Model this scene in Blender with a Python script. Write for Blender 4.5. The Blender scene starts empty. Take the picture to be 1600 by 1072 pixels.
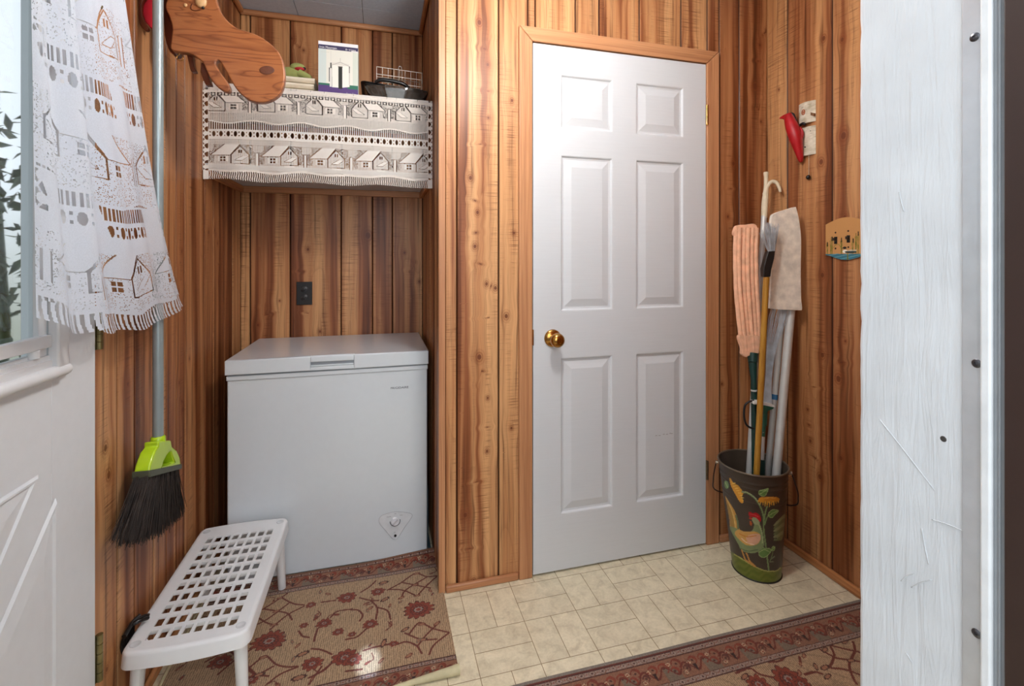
import bpy, bmesh, math, random
import numpy as np
from mathutils import Vector, Matrix, noise as mnoise
random.seed(7); rng = np.random.default_rng(7)
S = bpy.context.scene; COL = S.collection
PI = math.pi
# ------------------------------------------------------------------ camera, sky, lights, exposure
FPX, HZ, CAMH, YAW = 746.0, 404.0, 1.215, math.radians(15.44)
cam_d = bpy.data.cameras.new('camera'); cam = bpy.data.objects.new('camera', cam_d); COL.objects.link(cam)
cam_d.sensor_width = 36; cam_d.lens = FPX/1600*36; cam_d.shift_y = -(536-HZ)/1600; cam_d.clip_start = 0.02
cam.location = (0, 0, CAMH); cam.rotation_euler = (PI/2, 0, -YAW); S.camera = cam
S.view_settings.view_transform = 'Standard'; S.view_settings.look = 'None'
S.view_settings.gamma = 1; S.view_settings.use_curve_mapping = False; S.view_settings.exposure = 0.27

world = bpy.data.worlds.new('sky'); S.world = world; world.use_nodes = True
nt = world.node_tree; nt.nodes.clear()
wo = nt.nodes.new('ShaderNodeOutputWorld'); bg = nt.nodes.new('ShaderNodeBackground')
tc = nt.nodes.new('ShaderNodeTexCoord'); sp = nt.nodes.new('ShaderNodeSeparateXYZ'); rp = nt.nodes.new('ShaderNodeValToRGB')
nt.links.new(tc.outputs['Generated'], sp.inputs[0])
ad = nt.nodes.new('ShaderNodeMath'); ad.operation = 'MULTIPLY_ADD'; ad.inputs[1].default_value = .5; ad.inputs[2].default_value = .5
nt.links.new(sp.outputs['Z'], ad.inputs[0]); nt.links.new(ad.outputs[0], rp.inputs[0])
rp.color_ramp.elements[0].position = .45; rp.color_ramp.elements[0].color = (.35, .38, .33, 1)
rp.color_ramp.elements[1].position = .56; rp.color_ramp.elements[1].color = (.86, .93, 1.0, 1)
nt.links.new(rp.outputs[0], bg.inputs[0]); bg.inputs[1].default_value = 1.0; nt.links.new(bg.outputs[0], wo.inputs[0])

def lamp(name, kind, loc, energy, color=(1, 1, 1), target=None, **kw):
    d = bpy.data.lights.new(name, kind); d.energy = energy; d.color = color
    for k, v in kw.items(): setattr(d, k, v)
    o = bpy.data.objects.new(name, d); COL.objects.link(o); o.location = loc
    if target is not None: o.rotation_euler = (Vector(target)-Vector(loc)).to_track_quat('-Z', 'Y').to_euler()
    return o
LAMP = 84.0   # emission of the hanging globe lamp, the entry's only electric light
lamp('doorway_daylight', 'AREA', (.12, -.55, 1.55), 15, (.90, .95, 1.0), (.25, 1.7, 1.0), shape='RECTANGLE', size=1.1, size_y=1.3)
lamp('rug_patch_spot', 'SPOT', (.10, -.7, 1.95), 1300, (.50, .72, 1.0), (-.035, 1.50, 0), spot_size=math.radians(1.7), spot_blend=.7, shadow_soft_size=.01)  # added narrow spot outside the doorway, stands in for sun on the rug

# ------------------------------------------------------------------ pixel-to-world (real distances are given)
Fv = np.array([math.sin(YAW), math.cos(YAW), 0.]); Rv = np.array([math.cos(YAW), -math.sin(YAW), 0.]); Zv = np.array([0, 0, 1.]); Cv = np.array([0, 0, CAMH])
def ray(px, py): return Fv+Rv*(px-800)/FPX+Zv*(HZ-py)/FPX
def onp(px, py, ax, v): d = ray(px, py); return Cv+d*((v-Cv[ax])/d[ax])
def onX(px, py, v): return onp(px, py, 0, v)
def onY(px, py, v): return onp(px, py, 1, v)
def onZ(px, py, v=0.): return onp(px, py, 2, v)
def at(px, py, t): return Cv+ray(px, py)*t
def V3(a): return Vector((float(a[0]), float(a[1]), float(a[2])))

# ------------------------------------------------------------------ colours and materials
def lin(c):
    c = np.asarray(c, float)/255.; return np.where(c <= .04045, c/12.92, ((c+.055)/1.055)**2.4)
def L4(c): l = lin(c); return (float(l[0]), float(l[1]), float(l[2]), 1)
class N:
    def __init__(s, name):
        s.m = bpy.data.materials.new(name); s.m.use_nodes = True; s.t = s.m.node_tree; s.b = s.t.nodes['Principled BSDF']
    def new(s, typ, **kw):
        n = s.t.nodes.new(typ)
        for k, v in kw.items(): setattr(n, k, v)
        return n
    def put(s, n, idx, v):
        if v is None: return
        if isinstance(v, bpy.types.NodeSocket): s.t.links.new(v, n.inputs[idx])
        else: n.inputs[idx].default_value = v
    def math(s, op, a, b=None, c=None, clamp=False):
        n = s.new('ShaderNodeMath', operation=op, use_clamp=clamp); s.put(n, 0, a); s.put(n, 1, b); s.put(n, 2, c); return n.outputs[0]
    def attr(s, name): return s.new('ShaderNodeAttribute', attribute_name=name)
    def sep(s, v): n = s.new('ShaderNodeSeparateXYZ'); s.put(n, 0, v); return n.outputs
    def comb(s, x, y, z): n = s.new('ShaderNodeCombineXYZ'); s.put(n, 0, x); s.put(n, 1, y); s.put(n, 2, z); return n.outputs[0]
    def noise(s, v, scale, detail=2., rough=.5, dist=0.):
        n = s.new('ShaderNodeTexNoise'); s.put(n, 'Vector', v); s.put(n, 'Scale', scale); s.put(n, 'Detail', detail); s.put(n, 'Roughness', rough); s.put(n, 'Distortion', dist); return n.outputs['Fac']
    def ramp(s, f, stops, interp='LINEAR'):
        n = s.new('ShaderNodeValToRGB'); s.put(n, 0, f); cr = n.color_ramp; cr.interpolation = interp
        while len(cr.elements) < len(stops): cr.elements.new(.5)
        for e, (p, c) in zip(cr.elements, stops):
            e.position = p; e.color = c if len(c) == 4 else (c[0], c[1], c[2], 1)
        return n.outputs[0]
    def mix(s, f, a, b, mode='MIX'):
        n = s.new('ShaderNodeMix', data_type='RGBA', blend_type=mode); s.put(n, 0, f); s.put(n, 6, a); s.put(n, 7, b); return n.outputs[2]
    def obj(s): return s.new('ShaderNodeTexCoord').outputs['Object']
    def mapv(s, v, scale=(1, 1, 1), loc=(0, 0, 0)):
        n = s.new('ShaderNodeMapping'); s.put(n, 0, v); n.inputs['Scale'].default_value = scale; n.inputs['Location'].default_value = loc; return n.outputs[0]
    def bump(s, h, strength=.3, dist=.002):
        n = s.new('ShaderNodeBump'); s.put(n, 'Height', h); n.inputs['Strength'].default_value = strength; n.inputs['Distance'].default_value = dist
        s.t.links.new(n.outputs[0], s.b.inputs['Normal'])
    def set(s, **kw):
        names = dict(color='Base Color', rough='Roughness', metal='Metallic', spec='Specular IOR Level', coat='Coat Weight', trans='Transmission Weight', ior='IOR', sub='Subsurface Weight', alpha='Alpha', sheen='Sheen Weight')
        for k, v in kw.items(): s.put(s.b, names[k], v)
        return s.m
MATS = {}
def plain(name, rgb, rough=.5, metal=0., bump=None, vary=.06, **kw):
    """a procedural paint: fine noise over one colour"""
    if name in MATS: return MATS[name]
    n = N(name); c = L4(rgb)
    f = n.noise(n.obj(), 35., 3.)
    d = tuple(max(0, x*(1-vary)) for x in c[:3])+(1,); l = tuple(min(1, x*(1+vary)) for x in c[:3])+(1,)
    n.set(color=n.ramp(f, [(.3, d), (.7, l)]), rough=rough, metal=metal, **kw)
    if bump: n.bump(n.noise(n.obj(), bump[0], 3.), bump[1], .001)
    MATS[name] = n.m; return n.m

def wall_wood(name='cedar_boards'):
    n = N(name)
    u, v, r = n.sep(n.attr('wuv').outputs['Vector'])[:3]
    kx, kz, kr = n.sep(n.attr('knot').outputs['Vector'])[:3]
    lt, red, gr = n.sep(n.attr('tone').outputs['Vector'])[:3]
    r50 = n.math('MULTIPLY', r, 57.)
    d2 = n.math('ADD', n.math('MULTIPLY', kx, kx), n.math('MULTIPLY', n.math('MULTIPLY', kz, kz), .55))
    d = n.math('SQRT', d2)
    g = n.math('EXPONENT', n.math('MULTIPLY', d2, -900.))
    uw = n.math('SUBTRACT', u, n.math('MULTIPLY', n.math('MULTIPLY', kx, g), .5))
    wig = n.noise(n.comb(n.math('MULTIPLY', u, 3.), n.math('MULTIPLY', v, .8), r50), 1., 2.)
    uw = n.math('ADD', uw, n.math('MULTIPLY', wig, .035))
    # broad heartwood / sapwood bands
    band = n.noise(n.comb(n.math('MULTIPLY', uw, 19.), n.math('MULTIPLY', v, .45), r50), 1., 2.5, .6)
    band = n.math('ADD', n.math('MULTIPLY', n.math('SUBTRACT', band, .5), 1.5), .5)
    band = n.math('ADD', band, n.math('MULTIPLY', lt, 1.))
    med = n.noise(n.comb(n.math('MULTIPLY', uw, 80.), n.math('MULTIPLY', v, 1.7), r50), 1., 3., .6)
    fine = n.noise(n.comb(n.math('MULTIPLY', uw, 420.), n.math('MULTIPLY', v, 9.), r50), 1., 2.)
    cont = n.noise(n.comb(n.math('MULTIPLY', uw, 7.), n.math('MULTIPLY', v, .75), n.math('ADD', r50, 9.)), 1., 1.)
    rings = n.math('FRACT', n.math('MULTIPLY', cont, 8.))
    line = n.math('SMOOTH_MAX', n.math('SUBTRACT', rings, .90), 0., .05)
    line = n.math('MULTIPLY', line, 6., clamp=True)
    base = n.ramp(band, [(.26, L4((112, 60, 26))), (.38, L4((148, 90, 54))), (.47, L4((186, 130, 84))), (.72, L4((212, 162, 112)))])
    redt = n.ramp(band, [(.24, L4((102, 50, 20))), (.38, L4((132, 76, 44))), (.54, L4((164, 104, 64))), (.78, L4((190, 134, 88)))])
    base = n.mix(red, base, redt)
    streak = n.ramp(med, [(.32, (.46, .42, .40)), (.43, (.90, .90, .90)), (.7, (1.08, 1.08, 1.08))])
    base = n.mix(1., base, streak, 'MULTIPLY')
    base = n.mix(n.math('MULTIPLY', line, .32), base, L4((104, 52, 24)))
    base = n.mix(n.math('MULTIPLY', n.math('SUBTRACT', fine, .5, clamp=True), 1.1), base, L4((110, 60, 30)))
    # saw marks across the board
    saw = n.noise(n.comb(n.math('MULTIPLY', u, 9.), n.math('MULTIPLY', v, 300.), r50), 1., 2.)
    patch = n.noise(n.comb(n.math('MULTIPLY', u, 20.), n.math('MULTIPLY', v, 2.5), n.math('ADD', r50, 4.)), 1., 2.)
    sm = n.math('MULTIPLY', n.math('MULTIPLY', n.math('SUBTRACT', saw, .52, clamp=True), 6., clamp=True), n.math('MULTIPLY', n.math('SUBTRACT', patch, .47, clamp=True), 5., clamp=True))
    base = n.mix(n.math('MULTIPLY', sm, .75), base, L4((92, 46, 20)))
    # knots
    kd = n.math('DIVIDE', d, n.math('MAXIMUM', kr, .001))
    kring = n.math('MULTIPLY', n.math('SINE', n.math('MULTIPLY', kd, 9.)), .5)
    halo = n.math('SUBTRACT', 1., n.math('MULTIPLY', n.math('SUBTRACT', kd, 1.0), 1.2, clamp=True), clamp=True)
    base = n.mix(n.math('MULTIPLY', halo, n.math('ADD', .36, n.math('MULTIPLY', kring, .4))), base, L4((118, 58, 26)))
    core = n.math('LESS_THAN', kd, .55)
    base = n.mix(n.math('MULTIPLY', core, .75), base, L4((96, 42, 18)))
    base = n.mix(gr, base, L4((52, 22, 10)))
    n.set(color=base, rough=.42, spec=.35)
    n.bump(n.math('ADD', n.math('MULTIPLY', saw, .6), n.math('MULTIPLY', fine, .4)), .12, .001)
    return n.m
WOOD = wall_wood()

def trim_wood(name, ax='z', a=(150, 88, 48), b=(205, 148, 96), rough=.4, k=1.):
    n = N(name); sc = {'x': (1.2, 60, 60), 'y': (60, 1.2, 60), 'z': (60, 60, 1.2)}[ax]
    sc = tuple(x*k for x in sc)
    f = n.noise(n.mapv(n.obj(), sc), 1., 3., .6, .3)
    f2 = n.noise(n.mapv(n.obj(), tuple(x*6 for x in sc)), 1., 2.)
    c = n.ramp(f, [(.3, L4(a)), (.6, L4(b))])
    c = n.mix(n.math('MULTIPLY', n.math('SUBTRACT', f2, .5, clamp=True), 1.2), c, L4(tuple(x*.6 for x in a)))
    n.set(color=c, rough=rough, spec=.35); n.bump(f2, .08, .001)
    return n.m
TZ = trim_wood('casing_wood_upright', 'z', (164, 110, 74), (196, 142, 100)); TX = trim_wood('casing_wood_level', 'x', (164, 110, 74), (196, 142, 100)); TY = trim_wood('casing_wood_side', 'y', (160, 98, 56), (200, 140, 90))

def vcol(name, rough=.8, bump=None, spec=.3, mulnoise=None, **kw):
    n = N(name); c = n.attr('paint').outputs['Color']
    if mulnoise:
        f = n.noise(n.obj(), mulnoise[0], 3., .6); m = mulnoise[1]
        c = n.mix(1., c, n.ramp(f, [(.25, (1-m,)*3), (.75, (1+m,)*3)]), 'MULTIPLY')
    n.set(color=c, rough=rough, spec=spec, **kw)
    if bump: n.bump(n.noise(n.obj(), bump[0], 2.), bump[1], .002)
    return n.m

# ------------------------------------------------------------------ object helpers
def link(name, me, m=None, parent=None):
    o = bpy.data.objects.new(name, me); COL.objects.link(o)
    if m is not None and me is not None:
        for x in (m if isinstance(m, (list, tuple)) else [m]): me.materials.append(x)
    if parent: o.parent = parent
    return o
def tag(o, label=None, cat=None, group=None, kind=None):
    if label: o['label'] = label
    if cat: o['category'] = cat
    if group: o['group'] = group
    if kind: o['kind'] = kind
    return o
def empty(name, loc, label, cat, group=None, kind=None):
    o = bpy.data.objects.new(name, None); COL.objects.link(o); o.location = V3(loc); o.empty_display_size = .05
    return tag(o, label, cat, group, kind)
def mk(name, bm, m, parent=None, smooth=None, bevel=0., seg=2):
    """link a bmesh built in world coordinates as one mesh object, keeping it in place under its parent"""
    bmesh.ops.recalc_face_normals(bm, faces=bm.faces[:]) if bm.faces else None
    me = bpy.data.meshes.new(name); 
    off = Vector((0, 0, 0))
    if parent: off = Vector(parent.location) + (Vector(parent.parent.location) if parent.parent else Vector((0, 0, 0)))
    bmesh.ops.translate(bm, verts=bm.verts[:], vec=-off)
    if not parent:
        cs = [v.co for v in bm.verts]; lo = Vector([min(c[i] for c in cs) for i in range(3)]); hi = Vector([max(c[i] for c in cs) for i in range(3)])
        base = Vector(((lo.x+hi.x)/2, (lo.y+hi.y)/2, lo.z)); bmesh.ops.translate(bm, verts=bm.verts[:], vec=-base)
    bm.to_mesh(me); bm.free()
    o = link(name, me, m, parent)
    if not parent: o.location = base
    if smooth is not None:
        for p in me.polygons: p.use_smooth = True
        try: me.set_sharp_from_angle(angle=math.radians(smooth))
        except Exception: pass
    if bevel:
        b = o.modifiers.new('bevel', 'BEVEL'); b.width = bevel; b.segments = seg; b.limit_method = 'ANGLE'; b.angle_limit = math.radians(40)
        for p in me.polygons: p.use_smooth = True
        try: me.set_sharp_from_angle(angle=math.radians(35))
        except Exception: pass
    return o
def box(bm, x0, x1, y0, y1, z0, z1, mat=0):
    v = [bm.verts.new(c) for c in ((x0, y0, z0), (x1, y0, z0), (x1, y1, z0), (x0, y1, z0), (x0, y0, z1), (x1, y0, z1), (x1, y1, z1), (x0, y1, z1))]
    for f in ((0, 3, 2, 1), (4, 5, 6, 7), (0, 1, 5, 4), (1, 2, 6, 5), (2, 3, 7, 6), (3, 0, 4, 7)):
        bm.faces.new([v[i] for i in f]).material_index = mat
def bx(name, x0, x1, y0, y1, z0, z1, m, parent=None, bevel=0., seg=2):
    bm = bmesh.new(); box(bm, x0, x1, y0, y1, z0, z1); return mk(name, bm, m, parent, bevel=bevel, seg=seg)
def tube(bm, pts, r, n=12, cap=True, mat=0, flat=1.):
    pts = [V3(p) for p in pts]; rs = r if isinstance(r, (list, tuple)) else [r]*len(pts)
    rings = []; ref = None
    for i, p in enumerate(pts):
        t = (pts[min(i+1, len(pts)-1)]-pts[max(i-1, 0)]).normalized()
        if ref is None: ref = t.orthogonal().normalized()
        ref = (ref-t*ref.dot(t)).normalized(); b = t.cross(ref)
        rings.append([bm.verts.new(p+(ref*math.cos(a)+b*math.sin(a)*flat)*rs[i]) for a in [2*PI*k/n for k in range(n)]])
    for a, b in zip(rings[:-1], rings[1:]):
        for k in range(n):
            f = bm.faces.new((a[k], a[(k+1) % n], b[(k+1) % n], b[k])); f.material_index = mat; f.smooth = True
    if cap:
        bm.faces.new(rings[0][::-1]).material_index = mat; bm.faces.new(rings[-1]).material_index = mat
def arc(pts, n=8):
    """Catmull-Rom through points"""
    P = [V3(p) for p in pts]; P = [P[0]*2-P[1]]+P+[P[-1]*2-P[-2]]; out = []
    for i in range(1, len(P)-2):
        for k in range(n):
            t = k/n; a, b, c, d = P[i-1:i+3]
            out.append(.5*((2*b)+(c-a)*t+(2*a-5*b+4*c-d)*t*t+(3*b-a-3*c+d)*t**3))
    out.append(P[-2]); return out
def lathe(bm, prof, center, axis=(0, 0, 1), n=32, mat=0, sx=1., sy=1.):
    """prof: list of (radius, height) along axis"""
    ax = Vector(axis).normalized(); e = ax.orthogonal().normalized(); 
    if abs(ax.z) > .99: e = Vector((1, 0, 0))
    b = ax.cross(e); c = V3(center); rings = []
    for r, h in prof:
        if r < 1e-6: rings.append([bm.verts.new(c+ax*h)])
        else: rings.append([bm.verts.new(c+ax*h+(e*math.cos(t)*sx+b*math.sin(t)*sy)*r) for t in [2*PI*k/n for k in range(n)]])
    for p, q in zip(rings[:-1], rings[1:]):
        for k in range(n):
            k2 = (k+1) % n
            if len(p) == 1 and len(q) == 1: continue
            f = bm.faces.new((p[0], q[k2], q[k]) if len(p) == 1 else ((p[k], p[k2], q[0]) if len(q) == 1 else (p[k], p[k2], q[k2], q[k])))
            f.smooth = True; f.material_index = mat
    return rings
def prism(bm, outline, d, mat=0, hole=None):
    """outline: world points in a plane, extruded by vector d"""
    P = [V3(p) for p in outline]; d = V3(d); a = [bm.verts.new(p) for p in P]; b = [bm.verts.new(p+d) for p in P]
    bm.faces.new(a).material_index = mat; bm.faces.new(b[::-1]).material_index = mat
    for i in range(len(a)): bm.faces.new((a[i], b[i], b[(i+1) % len(a)], a[(i+1) % len(a)])).material_index = mat
def smooth_loop(P, n=6):
    m = len(P); out = []
    for i in range(m):
        a, b, c, d = [np.asarray(P[(i+k) % m], float) for k in (-1, 0, 1, 2)]
        for k in range(n):
            t = k/n; out.append(.5*((2*b)+(c-a)*t+(2*a-5*b+4*c-d)*t*t+(3*b-a-3*c+d)*t**3))
    return out
def grid_mesh(name, P, m, parent=None, paint=None, keep=None, smooth=True, tag_off=True):
    """P: (rows, cols, 3) world points; paint (rows, cols, 3) linear colours; keep (rows-1, cols-1) mask of cloth cells"""
    R, Cc = P.shape[:2]; idx = np.arange(R*Cc).reshape(R, Cc)
    q = np.stack([idx[:-1, :-1], idx[:-1, 1:], idx[1:, 1:], idx[1:, :-1]], -1)
    q = q[keep] if keep is not None else q.reshape(-1, 4)
    pts = P.reshape(-1, 3)
    if keep is not None:
        used = np.zeros(R*Cc, bool); used[q.ravel()] = True; new = np.cumsum(used)-1; q = new[q]; pts = pts[used]
    off = np.zeros(3)
    if parent: off = np.array(parent.location)
    else: off = np.array([(pts[:, 0].min()+pts[:, 0].max())/2, (pts[:, 1].min()+pts[:, 1].max())/2, pts[:, 2].min()])
    me = bpy.data.meshes.new(name); nq = len(q)
    me.vertices.add(len(pts)); me.vertices.foreach_set('co', (pts-off).astype(np.float32).ravel())
    me.loops.add(nq*4); me.loops.foreach_set('vertex_index', q.astype(np.int32).ravel())
    me.polygons.add(nq); me.polygons.foreach_set('loop_start', np.arange(0, nq*4, 4, dtype=np.int32)); me.update(calc_edges=True)
    if smooth: me.polygons.foreach_set('use_smooth', np.ones(nq, bool))
    if paint is not None:
        c = np.ones((R*Cc, 4), np.float32); c[:, :3] = paint.reshape(-1, 3)
        if keep is not None: c = c[used]
        a = me.color_attributes.new('paint', 'FLOAT_COLOR', 'POINT'); a.data.foreach_set('color', c.ravel())
    o = link(name, me, m, parent)
    if not parent: o.location = V3(off)
    return o
# raster painting of real surface patterns
def inpoly(X, Y, poly):
    r = np.zeros(X.shape, bool); n = len(poly); j = n-1
    for i in range(n):
        xi, yi = poly[i][:2]; xj, yj = poly[j][:2]
        if yi != yj:
            c = ((yi > Y) != (yj > Y)) & (X < (xj-xi)*(Y-yi)/(yj-yi)+xi); r ^= c
        j = i
    return r
def dpoly(X, Y, pts):
    d = np.full(X.shape, 1e9)
    for p0, p1 in zip(pts[:-1], pts[1:]):
        x0, y0, x1, y1 = p0[0], p0[1], p1[0], p1[1]; L = (x1-x0)**2+(y1-y0)**2+1e-12; t = np.clip(((X-x0)*(x1-x0)+(Y-y0)*(y1-y0))/L, 0, 1)
        d = np.minimum(d, np.hypot(X-x0-t*(x1-x0), Y-y0-t*(y1-y0)))
    return d
def cr2(pts, n=6): return [(p.x, p.y) for p in arc([(a[0], a[1], 0) for a in pts], n)]
def text_mesh(name, body, size, m, parent, origin, xdir, ydir, extrude=.0003, align='LEFT'):
    c = bpy.data.curves.new(name, 'FONT'); c.body = body; c.size = size; c.extrude = extrude; c.align_x = align
    o = bpy.data.objects.new(name, c); COL.objects.link(o); bpy.context.view_layer.update()
    me = bpy.data.meshes.new_from_object(o.evaluated_get(bpy.context.evaluated_depsgraph_get())); bpy.data.objects.remove(o)
    x = Vector(xdir); y = Vector(ydir); z = x.normalized().cross(y.normalized()); off = Vector(parent.location)
    if parent.parent: off = off+Vector(parent.parent.location)
    M = Matrix(((x.x, y.x, z.x, origin[0]-off.x), (x.y, y.y, z.y, origin[1]-off.y), (x.z, y.z, z.z, origin[2]-off.z), (0, 0, 0, 1)))
    me.transform(M); me.materials.clear(); return link(name, me, m, parent)

# ------------------------------------------------------------------ the room shell
XL, XR, XP, YD, YB, YN, ZC = -.635, 1.66, .213, 1.745, 2.505, .438, 2.387
def board_wall(name, o, ud, nv, boards, back, knots=(), seed=1):
    """boards (u0,u1,z0,z1,light,red) on the plane through o along ud; nv is the room-side normal; back: solid boxes behind"""
    rg = random.Random(seed); bm = bmesh.new(); o = Vector(o); ud = Vector(ud); nv = Vector(nv)
    la = bm.verts.layers.float_vector.new('wuv'); lk = bm.verts.layers.float_vector.new('knot'); lt = bm.verts.layers.float_vector.new('tone')
    flip = ud.cross(Vector((0, 0, 1))).dot(nv) < 0
    for (u0, u1, z0, z1, li, rd) in boards:
        rnd = rg.random(); w = u1-u0; ks = [k for k in knots if u0-.005 <= k[0] <= u1+.005]
        for _ in range(rg.choice((0, 0, 1, 1, 2)) if w > .06 else 0):
            ks.append((u0+w*rg.uniform(.25, .75), rg.uniform(z0, z1), rg.uniform(.006, .012)))
        us = [u0, u0+.0016, u0+.0045]; m = max(2, int(w/.013)); us += [u0+.0045+(w-.009)*i/m for i in range(1, m)]+[u1-.0045, u1-.0016, u1]
        nz = max(2, int((z1-z0)/.04)); rows = []
        for j in range(nz+1):
            z = z0+(z1-z0)*j/nz; row = []
            for i, u in enumerate(us):
                e = i in (0, len(us)-1); e2 = i in (1, len(us)-2)
                p = o+ud*u+nv*(-.005 if e else (-.0035 if e2 else 0)); p.z = z
                v = bm.verts.new(p); v[la] = (u, z, rnd); best = (1., 1., .01); bd = .13
                for (ku, kz, kr) in ks:
                    dd = math.hypot(u-ku, z-kz)
                    if dd < bd: bd = dd; best = (u-ku, z-kz, kr)
                v[lk] = best; v[lt] = (li, rd, .95 if (e or e2) else 0.); row.append(v)
            rows.append(row)
        for a, b in zip(rows[:-1], rows[1:]):
            for i in range(len(us)-1):
                q = (a[i], a[i+1], b[i+1], b[i]); f = bm.faces.new(q[::-1] if flip else q); f.smooth = False
    for bb in back:
        n0 = len(bm.verts); box(bm, *bb); bm.verts.ensure_lookup_table()
        for v in bm.verts[n0:]: v[la] = (v.co.x+v.co.y, v.co.z, .5); v[lk] = (1, 1, .01); v[lt] = (0, .5, 0)
    me = bpy.data.meshes.new(name); bm.to_mesh(me); bm.free(); ob = link(name, me, WOOD); return tag(ob, kind='structure')
def kn(ax, plane, lst):
    out = []
    for (px, py, r) in lst: p = onp(px, py, ax, plane); out.append((float(p[1 if ax == 0 else 0]), float(p[2]), r))
    return out
T = 2.387
# wall with the six-panel door
HD = 2.06
db = [(.213, .228, 0, T, .02, .0), (.228, .272, 0, T, .12, .0), (.272, .43, 0, T, .03, .10), (.43, .545, 0, T, .02, .15), (.545, .575, HD, T, .05, .1), (.575, .741, HD, T, .10, .1), (.741, .843, HD, T, .04, .3),
      (.843, 1.023, HD, T, -.02, .1), (1.023, 1.219, HD, T, .05, .0), (1.219, 1.348, HD, T, .02, .2), (1.348, 1.409, 0, T, .0, .4), (1.409, 1.511, 0, T, -.06, .65), (1.511, XR, 0, T, -.03, .55)]
board_wall('wall_door', (0, YD, 0), (1, 0, 0), (0, -1, 0), db, [(XP+.01, .545, YD+.006, YD+.10, 0, T), (1.348, XR+.1, YD+.006, YD+.10, 0, T), (.545, 1.348, YD+.006, YD+.10, HD, T), (.50, 1.40, YD+.10, YD+.13, 0, 2.1)],
           kn(1, YD, [(749, 35, .013), (762, 101, .009), (763, 184, .007), (742, 385, .010), (774, 450, .010), (749, 558, .014), (762, 622, .008), (761, 705, .009), (727, 805, .012), (740, 908, .010), (800, 157, .009), (791, 494, .012), (799, 669, .008), (735, 278, .011), (1180, 135, .015), (1189, 190, .008), (1197, 48, .010), (1128, 600, .008)]), 3)
board_wall('wall_right', (XR, 0, 0), (0, 1, 0), (-1, 0, 0), [(YN, .62, 0, T, 0, .5), (.62, .80, 0, T, .02, .5), (.80, 1.0, 0, T, 0, .5), (1.0, 1.258, 0, T, -.05, .6), (1.258, 1.429, 0, T, .0, .45), (1.429, 1.637, 0, T, .0, .5), (1.637, YD, 0, T, .06, .25)],
           [(XR+.006, XR+.1, YN-.1, YD+.1, 0, T)], kn(0, XR, [(1287, 60, .013), (1283, 253, .015), (1318, 212, .018), (1320, 340, .012), (1316, 62, .011), (1285, 430, .013), (1285, 555, .013), (1310, 592, .016), (1266, 689, .010), (1314, 716, .011), (1281, 745, .014), (1262, 640, .008), (1217, 140, .008)]), 5)
lb = [(.30, YN, 0, T, 0, .5)]
board_wall('wall_left', (XL, 0, 0), (0, 1, 0), (1, 0, 0), [(YN, 1.284, 2.06, T, 0.012, 0.33), (1.284, 1.416, 0, T, 0.042, 0.36), (1.416, 1.503, 0, T, 0.042, 0.30), (1.503, 1.615, 0, T, -0.028, 0.53), (1.615, 1.70, 0, T, 0.012, 0.53), (1.70, 1.775, 0, T, 0.042, 0.40),
           (1.775, 1.845, 0, T, -.08, .8), (1.845, 2.035, 0, T, .0, .55), (2.035, 2.13, 0, T, -.05, .8), (2.13, 2.265, 0, T, .02, .45), (2.265, 2.385, 0, T, -.09, .8), (2.385, YB, 0, T, .06, .35)],
           [(XL-.12, XL-.006, 1.284, YB+.1, 0, T), (XL-.12, XL-.006, .30, 1.284, 2.06, T), (XL-.12, XL-.006, .30, .445, 0, 2.06)],
           kn(0, XL, [(296, 560, .007), (286, 640, .012), (280, 598, .009), (165, 700, .012), (170, 742, .013), (214, 660, .009), (340, 380, .010), (343, 440, .008), (200, 600, .008), (335, 360, .009)]), 11)
board_wall('wall_back', (0, YB, 0), (1, 0, 0), (0, -1, 0), [(XL, -.592, 0, T, 0.112, 0.13), (-.592, -.418, 0, T, -0.018, 0.30), (-.418, -.186, 0, T, 0.012, 0.26), (-.186, -.037, 0, T, 0.012, 0.40), (-.037, .060, 0, T, -0.048, 0.46), (.060, XP, 0, T, -0.008, 0.40)],
           [(XL-.1, XP+.1, YB+.006, YB+.1, 0, T)], kn(1, YB, [(632, 395, .010), (655, 440, .010), (500, 518, .010), (403, 508, .008), (457, 455, .006), (575, 368, .022), (437, 470, .006), (456, 60, .009)]), 21)
board_wall('wall_partition', (XP, 0, 0), (0, 1, 0), (-1, 0, 0), [(1.745, 1.80, 0, T, -0.008, 0.33), (1.80, 1.875, 0, T, -0.048, 0.53), (1.875, 1.95, 0, T, 0.032, 0.33), (1.95, 2.07, 0, T, -0.058, 0.59), (2.07, 2.17, 0, T, 0.042, 0.33), (2.17, 2.30, 0, T, -0.038, 0.53), (2.30, 2.40, 0, T, -0.008, 0.40), (2.40, YB, 0, T, -0.028, 0.46)],
           [(XP+.006, XP+.09, YD+.02, YB+.05, 0, T)], (), 31)
# front wall around the doorway the view comes through
NWM = plain('front_wall_paint', (150, 100, 62), .6)
bm = bmesh.new(); box(bm, .60, XR+.1, .335, YN, 0, T); box(bm, XL-.12, -.34, .335, YN, 0, T); box(bm, -.34, .60, .335, YN, 2.10, T)
tag(mk('wall_front', bm, NWM), kind='structure')
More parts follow.
